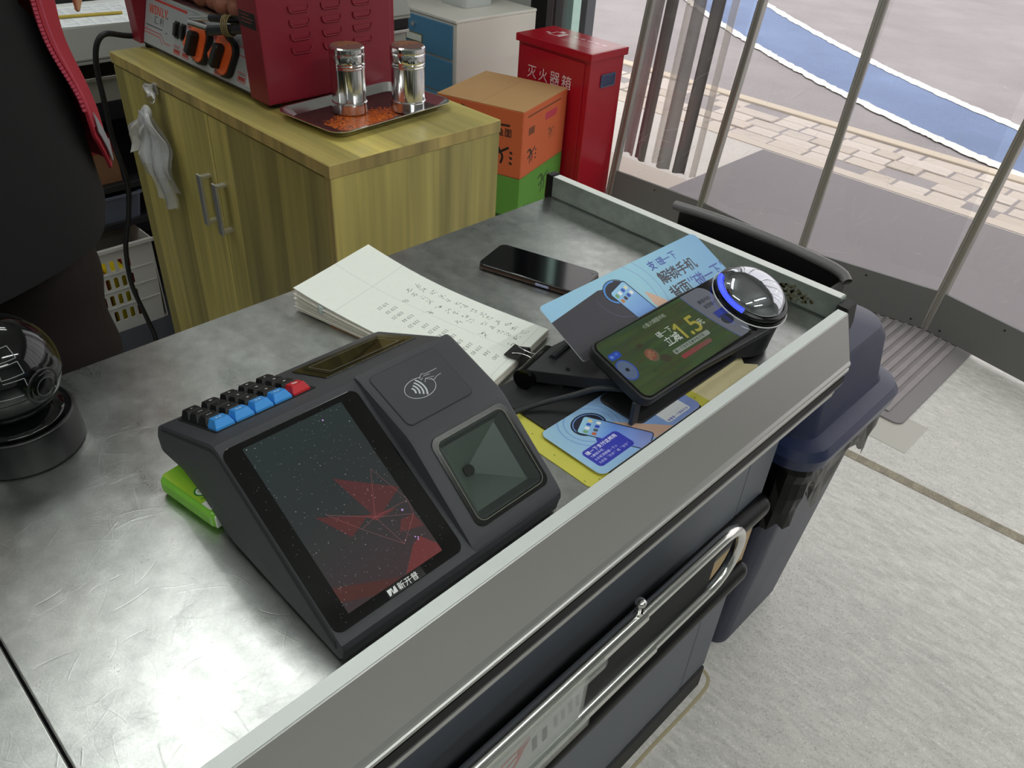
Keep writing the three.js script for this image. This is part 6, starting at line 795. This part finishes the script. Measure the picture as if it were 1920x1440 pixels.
// ================================================================ the cashier
{ const p = thing('person', 'person in a red open vest, black apron and dark trousers behind the counter', 'person'); const CX = 0.135, CZ = -1.2;
  const P = (x, y, z) => [CX + x, y, CZ + z];
  const J = { pel: P(0, 0.95, 0), belly: P(0, 1.10, 0.015), chest: P(0, 1.30, 0.005), neck: P(0, 1.44, -0.01), hL: P(0.095, 0.90, 0), hR: P(-0.095, 0.90, 0), kL: P(0.12, 0.50, 0.01), kR: P(-0.12, 0.50, 0.01), aL: P(0.125, 0.09, -0.02), aR: P(-0.125, 0.09, -0.02), sL: P(0.19, 1.385, -0.01), sR: P(-0.19, 1.385, -0.01), eL: P(0.27, 1.18, -0.19), wL: P(0.287, 1.236, -0.07), eR: P(-0.26, 1.13, 0.02), wR: P(-0.15, 1.06, 0.20) };
  const ell = (q, c, rx, ry, rz) => { const a = (q[0] - c[0]) / rx, b = (q[1] - c[1]) / ry, d = (q[2] - c[2]) / rz, k = Math.hypot(a, b, d); return (k - 1) * Math.min(rx, ry, rz); };
  const torso = (q, m) => { let d = ell(q, J.pel, 0.17, 0.13, 0.115); d = smin(d, ell(q, J.belly, 0.162, 0.17, 0.122), 0.06); d = smin(d, ell(q, J.chest, 0.175, 0.16, 0.112), 0.07); d = smin(d, capsule(q, J.sL, J.sR, 0.058, 0.058), 0.06); return d - m; };
  const leg = (q, s, m) => smin(capsule(q, J['h' + s], J['k' + s], 0.088, 0.058), capsule(q, J['k' + s], J['a' + s], 0.056, 0.038), 0.03) - m;
  const arm = (q, s, m) => smin(capsule(q, J['s' + s], J['e' + s], 0.05, 0.04), capsule(q, J['e' + s], J['w' + s], 0.039, 0.026), 0.02) - m;
  const bodyG = fieldMesh([CX - 0.35, 0.02, CZ - 0.28], [CX + 0.38, 1.56, CZ + 0.28], 0.016, (x, y, z) => { const q = [x, y, z]; let d = torso(q, 0); d = smin(d, leg(q, 'L', 0), 0.03); d = smin(d, leg(q, 'R', 0), 0.03); d = smin(d, arm(q, 'L', 0), 0.03); d = smin(d, arm(q, 'R', 0), 0.03); return smin(d, capsule(q, P(0, 1.40, -0.012), P(0, 1.56, 0.005), 0.056, 0.05), 0.03); });
  const HC = P(0, 1.625, 0.02);
  const headG = fieldMesh([HC[0] - 0.1, HC[1] - 0.15, HC[2] - 0.12], [HC[0] + 0.1, HC[1] + 0.13, HC[2] + 0.13], 0.005, (x, y, z) => { const q = [x, y, z], r = (a, b, c) => [HC[0] + a, HC[1] + b, HC[2] + c]; let d = ell(q, r(0, 0.02, -0.008), 0.076, 0.098, 0.094); d = smin(d, ell(q, r(0, -0.055, 0.025), 0.056, 0.06, 0.062), 0.03); d = smin(d, capsule(q, r(0, 0.012, 0.086), r(0, -0.022, 0.103), 0.008, 0.013), 0.012); d = smin(d, capsule(q, r(-0.02, -0.056, 0.082), r(0.02, -0.056, 0.082), 0.007, 0.007), 0.008); for (const s of [-1, 1]) { d = Math.max(d, -ell(q, r(s * 0.031, 0.014, 0.094), 0.014, 0.009, 0.012)); d = smin(d, ell(q, r(s * 0.031, 0.013, 0.076), 0.0125, 0.0125, 0.0125), 0.003); d = smin(d, ell(q, r(s * 0.077, 0, -0.005), 0.01, 0.03, 0.018), 0.006); } return smin(d, capsule(q, r(0, -0.05, -0.01), r(0, -0.15, -0.02), 0.05, 0.052), 0.02); });
  const handL = (() => { const w = J.wL, pc = [w[0] + 0.003, 1.186, w[2] + 0.022], F = []; const base = (k) => [pc[0] + 0.002, pc[1] - 0.03 + Math.abs(k - 1) * -0.001, pc[2] + 0.032 - k * 0.0205]; const L = [[0.030, 0.022, 0.016], [0.032, 0.02, 0.014], [0.03, 0.02, 0.012], [0.022, 0.016, 0.012]]; for (let k = 0; k < 4; k++) { let a = base(k), ang = k === 0 ? 0.12 : 0.9; L[k].forEach((l, i) => { const b = [a[0] - Math.sin(ang) * l, a[1] - Math.cos(ang) * l, a[2] + 0.002]; F.push([a, b, 0.009 - i * 0.0012, 0.0082 - i * 0.0022]); a = b; ang += k === 0 ? 0.06 : 0.7; }); } F.push([[pc[0] - 0.006, pc[1] + 0.012, pc[2] + 0.03], [pc[0] - 0.022, pc[1] - 0.012, pc[2] + 0.046], 0.012, 0.010], [[pc[0] - 0.022, pc[1] - 0.012, pc[2] + 0.046], [pc[0] - 0.026, pc[1] - 0.036, pc[2] + 0.046], 0.010, 0.008]);
    return fieldMesh([pc[0] - 0.06, 1.07, pc[2] - 0.06], [pc[0] + 0.04, 1.25, pc[2] + 0.07], 0.003, (x, y, z) => { const q = [x, y, z]; let d = ell(q, pc, 0.016, 0.045, 0.042); d = smin(d, capsule(q, w, pc, 0.026, 0.02), 0.015); for (const [a, b, r0, r1] of F) d = smin(d, capsule(q, a, b, r0, r1), 0.004); return d; }); })();
  const handR = (() => { const w = J.wR, pc = [w[0] + 0.03, w[1] - 0.005, w[2] + 0.045], F = []; for (let k = 0; k < 4; k++) { let a = [pc[0] + 0.02 + (k - 1.5) * -0.012, pc[1] - 0.002, pc[2] + 0.024 + (1.5 - k) * 0.014], ang = 0.3; [0.034, 0.024, 0.018].forEach((l, i) => { const s = k === 3 ? 0.75 : 1, b = [a[0] + Math.cos(ang) * l * s * 0.6, a[1] - Math.sin(ang) * l * s, a[2] + Math.cos(ang) * l * s * 0.75]; F.push([a, b, 0.009 - i * 0.001, 0.0082 - i * 0.001]); a = b; ang += 0.55; }); } F.push([[pc[0] - 0.02, pc[1] + 0.004, pc[2] + 0.012], [pc[0] - 0.024, pc[1] - 0.012, pc[2] + 0.05], 0.011, 0.0085]);
    return fieldMesh([pc[0] - 0.07, pc[1] - 0.09, pc[2] - 0.07], [pc[0] + 0.11, pc[1] + 0.06, pc[2] + 0.13], 0.0035, (x, y, z) => { const q = [x, y, z]; let d = ell(q, pc, 0.038, 0.015, 0.042); d = smin(d, capsule(q, w, pc, 0.025, 0.018), 0.015); for (const [a, b, r0, r1] of F) d = smin(d, capsule(q, a, b, r0, r1), 0.004); return d; }); })();
  const noUv = (g) => { const n = g.index ? g.toNonIndexed() : g; if (n.attributes.uv) n.deleteAttribute('uv'); return n; };
  part('body', mergeGeometries([bodyG, headG, handL, handR].map(noUv)), mat('#c99a76', 0.55), p);
  const hairM = mat('#141010', 0.6);
  part('hair', fieldMesh([HC[0] - 0.11, HC[1] - 0.1, HC[2] - 0.13], [HC[0] + 0.11, HC[1] + 0.15, HC[2] + 0.11], 0.008, (x, y, z) => { const q = [x, y, z], d = ell(q, [HC[0], HC[1] + 0.028, HC[2] - 0.016], 0.086, 0.104, 0.100), cutF = 0.05 + (y - HC[1]) * 0.35 - (z - HC[2]); return Math.max(d, -(cutF + (y - HC[1] > 0.055 ? 0.2 : 0)), HC[1] - 0.075 - y); }), hairM, p);
  for (const s of [-1, 1]) { part('eye', new THREE.SphereGeometry(0.0115, 16, 12).translate(HC[0] + s * 0.031, HC[1] + 0.013, HC[2] + 0.0785), mat('#f1efe9', 0.2), p); part('iris', new THREE.SphereGeometry(0.006, 14, 10).translate(HC[0] + s * 0.031, HC[1] + 0.012, HC[2] + 0.0850), mat('#20140e', 0.15), p); part('brow', rod([HC[0] + s * 0.017, HC[1] + 0.032, HC[2] + 0.088], [HC[0] + s * 0.045, HC[1] + 0.033, HC[2] + 0.078], 0.003, 6), hairM, p); }
  part('lips', rod([HC[0] - 0.02, HC[1] - 0.056, HC[2] + 0.0875], [HC[0] + 0.02, HC[1] - 0.056, HC[2] + 0.0875], 0.0045, 8), mat('#9c5a4e', 0.5), p);
  part('shirt', fieldMesh([CX - 0.36, 0.92, CZ - 0.28], [CX + 0.38, 1.5, CZ + 0.26], 0.014, (x, y, z) => { const q = [x, y, z]; let d = smin(torso(q, 0.012), smin(arm(q, 'L', 0.012), arm(q, 'R', 0.012), 0.01), 0.03); const nk = Math.hypot(x - CX, z - CZ) - 0.062; d = Math.max(d, 0.96 - y, y > 1.4 ? -Math.min(nk, 0.05) : -1, y - 1.47); const wl = Math.hypot(x - J.wL[0], y - J.wL[1], z - J.wL[2]), wr = Math.hypot(x - J.wR[0], y - J.wR[1], z - J.wR[2]); return Math.max(d, 0.045 - wl, 0.045 - wr); }), mat('#0d0d0f', 0.85), p);
  part('trousers', fieldMesh([CX - 0.26, 0.08, CZ - 0.2], [CX + 0.26, 1.0, CZ + 0.2], 0.012, (x, y, z) => { const q = [x, y, z]; const fold = 0.004 * Math.sin(y * 46 + x * 14) ; let d = smin(leg(q, 'L', 0.030 + fold), leg(q, 'R', 0.030 + fold), 0.02); d = smin(d, ell(q, J.pel, 0.188, 0.12, 0.13), 0.03); return Math.max(d, 0.1 - y, y - 0.995); }), mat('#1d1210', 0.85), p);
  for (const s of [-1, 1]) part('shoe', fieldMesh([CX + s * 0.127 - 0.08, 0, CZ - 0.12], [CX + s * 0.127 + 0.08, 0.13, CZ + 0.2], 0.008, (x, y, z) => { const q = [x, y, z]; let d = ell(q, P(s * 0.127, 0.045, 0.09), 0.047, 0.05, 0.11); d = smin(d, ell(q, P(s * 0.125, 0.06, -0.03), 0.042, 0.062, 0.06), 0.03); return Math.max(d, 0.003 - y); }), mat('#17171a', 0.5), p);
  // apron: bib and skirt wrapped round the front and sides
  const ring = (phi, a, b, y) => [CX + a * Math.sin(phi), y, CZ + b * Math.cos(phi)];
  part('apron', sheet((u, v) => { const cp = Math.cos((u - 0.5) * 3.6), y = 1.34 - (0.475 + 0.05 * cp) * v, w = y > 1.12 ? 0.75 + (1.34 - y) * 0.6 : Math.min(1.92, 0.9 + (1.12 - y) * 6), phi = (u - 0.5) * 2 * w, fl = Math.max(0, 1.06 - y); return ring(phi, 0.232 + fl * 0.055 + 0.004 * Math.sin(phi * 9) * fl * 4, 0.156 + fl * 0.13 + 0.004 * Math.cos(phi * 8) * fl * 4, y - 0.035 * Math.max(0, -Math.sin(phi)) * v * 0); }, 48, 30, 0.003), mat('#0a0b0c', 0.85), p);
  // vest: open at the front, zipper edges, pocket
  const vy = (v) => 1.46 - 0.515 * v, vest = mat('#a31a2c', 0.75), va = (v) => 0.222 + 0.045 * Math.pow(v, 1.5), vb = (v) => 0.152 + 0.03 * v, zip = (v) => 0.82 + 0.10 * v + 0.08 * Math.pow(v, 4);
  const vp = (phi, v) => { const ap = Math.abs(phi > Math.PI ? phi - 2 * Math.PI : phi), hem = 0.485 + 0.075 * Math.min(1, Math.max(0, (ap - 0.95) / 0.25)) + 0.015 * Math.min(1, Math.max(0, ap - 1.2)), y = 1.46 - hem * v, arm = v < 0.35 && Math.abs(Math.sin(phi)) > 0.93 ? 0.0 : 0; const sh = v < 0.12 ? 0.80 + v * 1.67 : 1; return ring(phi, va(v) * sh + 0.004 * Math.sin(v * 19 + phi * 3), vb(v) * (v < 0.12 ? 0.55 + 3.75 * v : 1) + 0.003 * Math.sin(v * 23 + phi * 5), y); };
  part('vest', sheet((u, v) => { const z = zip(v); return vp(z + (2 * Math.PI - 2 * z) * u, v); }, 64, 44, 0.004), vest, p, 'red sleeveless vest hanging open');
  for (const s of [1, -1]) { const gs = []; for (let k = 0; k < 90; k++) { const v = 0.1 + 0.86 * k / 90, q = vp(s * (zip(v) - 0.02), v); gs.push(box(q[0] - 0.0022, q[0] + 0.0022, q[1] - 0.0018, q[1] + 0.0018, q[2] - 0.0022, q[2] + 0.0022)); } part('zipper_teeth', join(...gs), mat('#c2455a', 0.5), p).userData.kind = 'stuff';
    part('zipper_tape', tube([...Array(16)].map((_, k) => { const v = 0.1 + 0.86 * k / 15; return vp(s * (zip(v) + 0.05), v).map((c, i) => c + (i === 2 ? 0.002 : 0)); }), 0.0022, 60, 6), mat('#b8475a', 0.7), p); }
  part('hem_lining', sheet((u, v) => { const o = vp(1.02 + 0.24 * u, 0.93 + 0.05 * v + 0.0 * u); return [o[0] + 0.0045, o[1], o[2] + 0.0032]; }, 8, 8, 0.001), mat('#8f9094', 0.7), p, 'grey lining showing at the vest hem');
}
// ================================================================ bin and doormat
{ const b = thing('waste_bin', 'dark blue plastic waste bin with a black liner beside the counter end', 'bin'), m = mat('#1b2342', 0.4), m2 = mat('#222b4c', 0.33); b.position.set(1.145, 0, -0.455);
  const R = (w, d, r, y, ox = 0, oz = 0) => roundShape(-w / 2, -d / 2, w, d, r).getPoints(6).map((p) => [p.x + ox, y, -p.y + oz]);
  part('bin_body', toCreasedNormals(loft([R(0.215, 0.24, 0.03, 0.0), R(0.225, 0.25, 0.032, 0.02), R(0.29, 0.315, 0.035, 0.525), R(0.295, 0.32, 0.035, 0.53)]), 0.6), m, b);
  const bagG = (() => { const rings = []; const N = 96; const ys = [0.538, 0.525, 0.505, 0.485, 0.465, 0.445]; ys.forEach((y, j) => { const base = roundShape(-0.162, -0.176, 0.324, 0.352, 0.045).getSpacedPoints(N).slice(0, N); rings.push(base.map((p, i) => { const a = i / N * Math.PI * 2, k = 1 + (j ? 0.05 * (vnoise(i * 0.31, j * 0.9, 30, 9, 5) - 0.5) + 0.035 * (vnoise(i * 0.9, j * 1.7, 87, 9, 8) - 0.5) : 0) - 0.006 * j, yy = y + (j > 2 ? (j - 2) * 0.05 * (vnoise(i * 0.17, 1, 17, 3, 4) - 0.5) + (j === 5 ? 0.02 * (hash(i, 2, 3) - 0.5) : 0) : 0); return [p.x * k, yy, -p.y * k]; })); }); return toCreasedNormals(loft(rings, { caps: false }), 0.05); })();
  part('bin_liner', bagG, mat('#040405', 0.32, { side: THREE.DoubleSide, specularIntensity: 0.45 }), b, 'crinkled black liner hanging over the rim');
  const lid = new THREE.Group(); lid.name = 'lid'; b.add(lid);
  part('lid_flange', toCreasedNormals(loft([R(0.325, 0.35, 0.05, 0.536), R(0.345, 0.37, 0.055, 0.543), R(0.35, 0.375, 0.056, 0.563), R(0.335, 0.36, 0.052, 0.576), R(0.30, 0.325, 0.045, 0.580)]), 0.5), m2, lid, 'wide blue lid flange');
  part('lid_dome', toCreasedNormals(loft([R(0.295, 0.315, 0.04, 0.578), R(0.285, 0.305, 0.042, 0.590), R(0.270, 0.285, 0.045, 0.668, 0.0), R(0.255, 0.265, 0.05, 0.688), R(0.20, 0.21, 0.05, 0.696)]), 0.6), m, lid, 'raised lid top');
  for (const s of [-1, 1]) part('hinge_bump', box(s * 0.145 - 0.012, s * 0.145 + 0.012, 0.581, 0.594, -0.03, 0.03, 0.004), m, lid);
}
{ const m = thing('ribbed_doormat', 'grey ribbed doormat on the floor inside the clear door', 'mat'), top = mat('#ffffff', 0.95, { map: tex(128, 128, (u, v, x, y) => { const g = 0.63 + 0.22 * (hash(x, y, 4) - 0.5) + 0.08 * (fbm(u, v, 6, 6, 3, 14) - 0.5); return [g, g * 0.96, g * 0.97]; }, { repeat: [6, 6] }) });
  part('backing', plateOf(roundShape(2.035, 0.388, 0.60, 0.95, 0.025), 0.005, 0.001).rotateX(-Math.PI / 2).translate(0, 0.0005, 0), mat('#8d888a', 0.7), m, 'smooth grey border');
  for (let k = 0; k < 30; k++) part('rib', box(2.068, 2.625, 0.005, 0.010, -0.437 - k * 0.0295 - 0.0185, -0.437 - k * 0.0295, 0.003), top, m);
}
renderer.render(scene, camera);
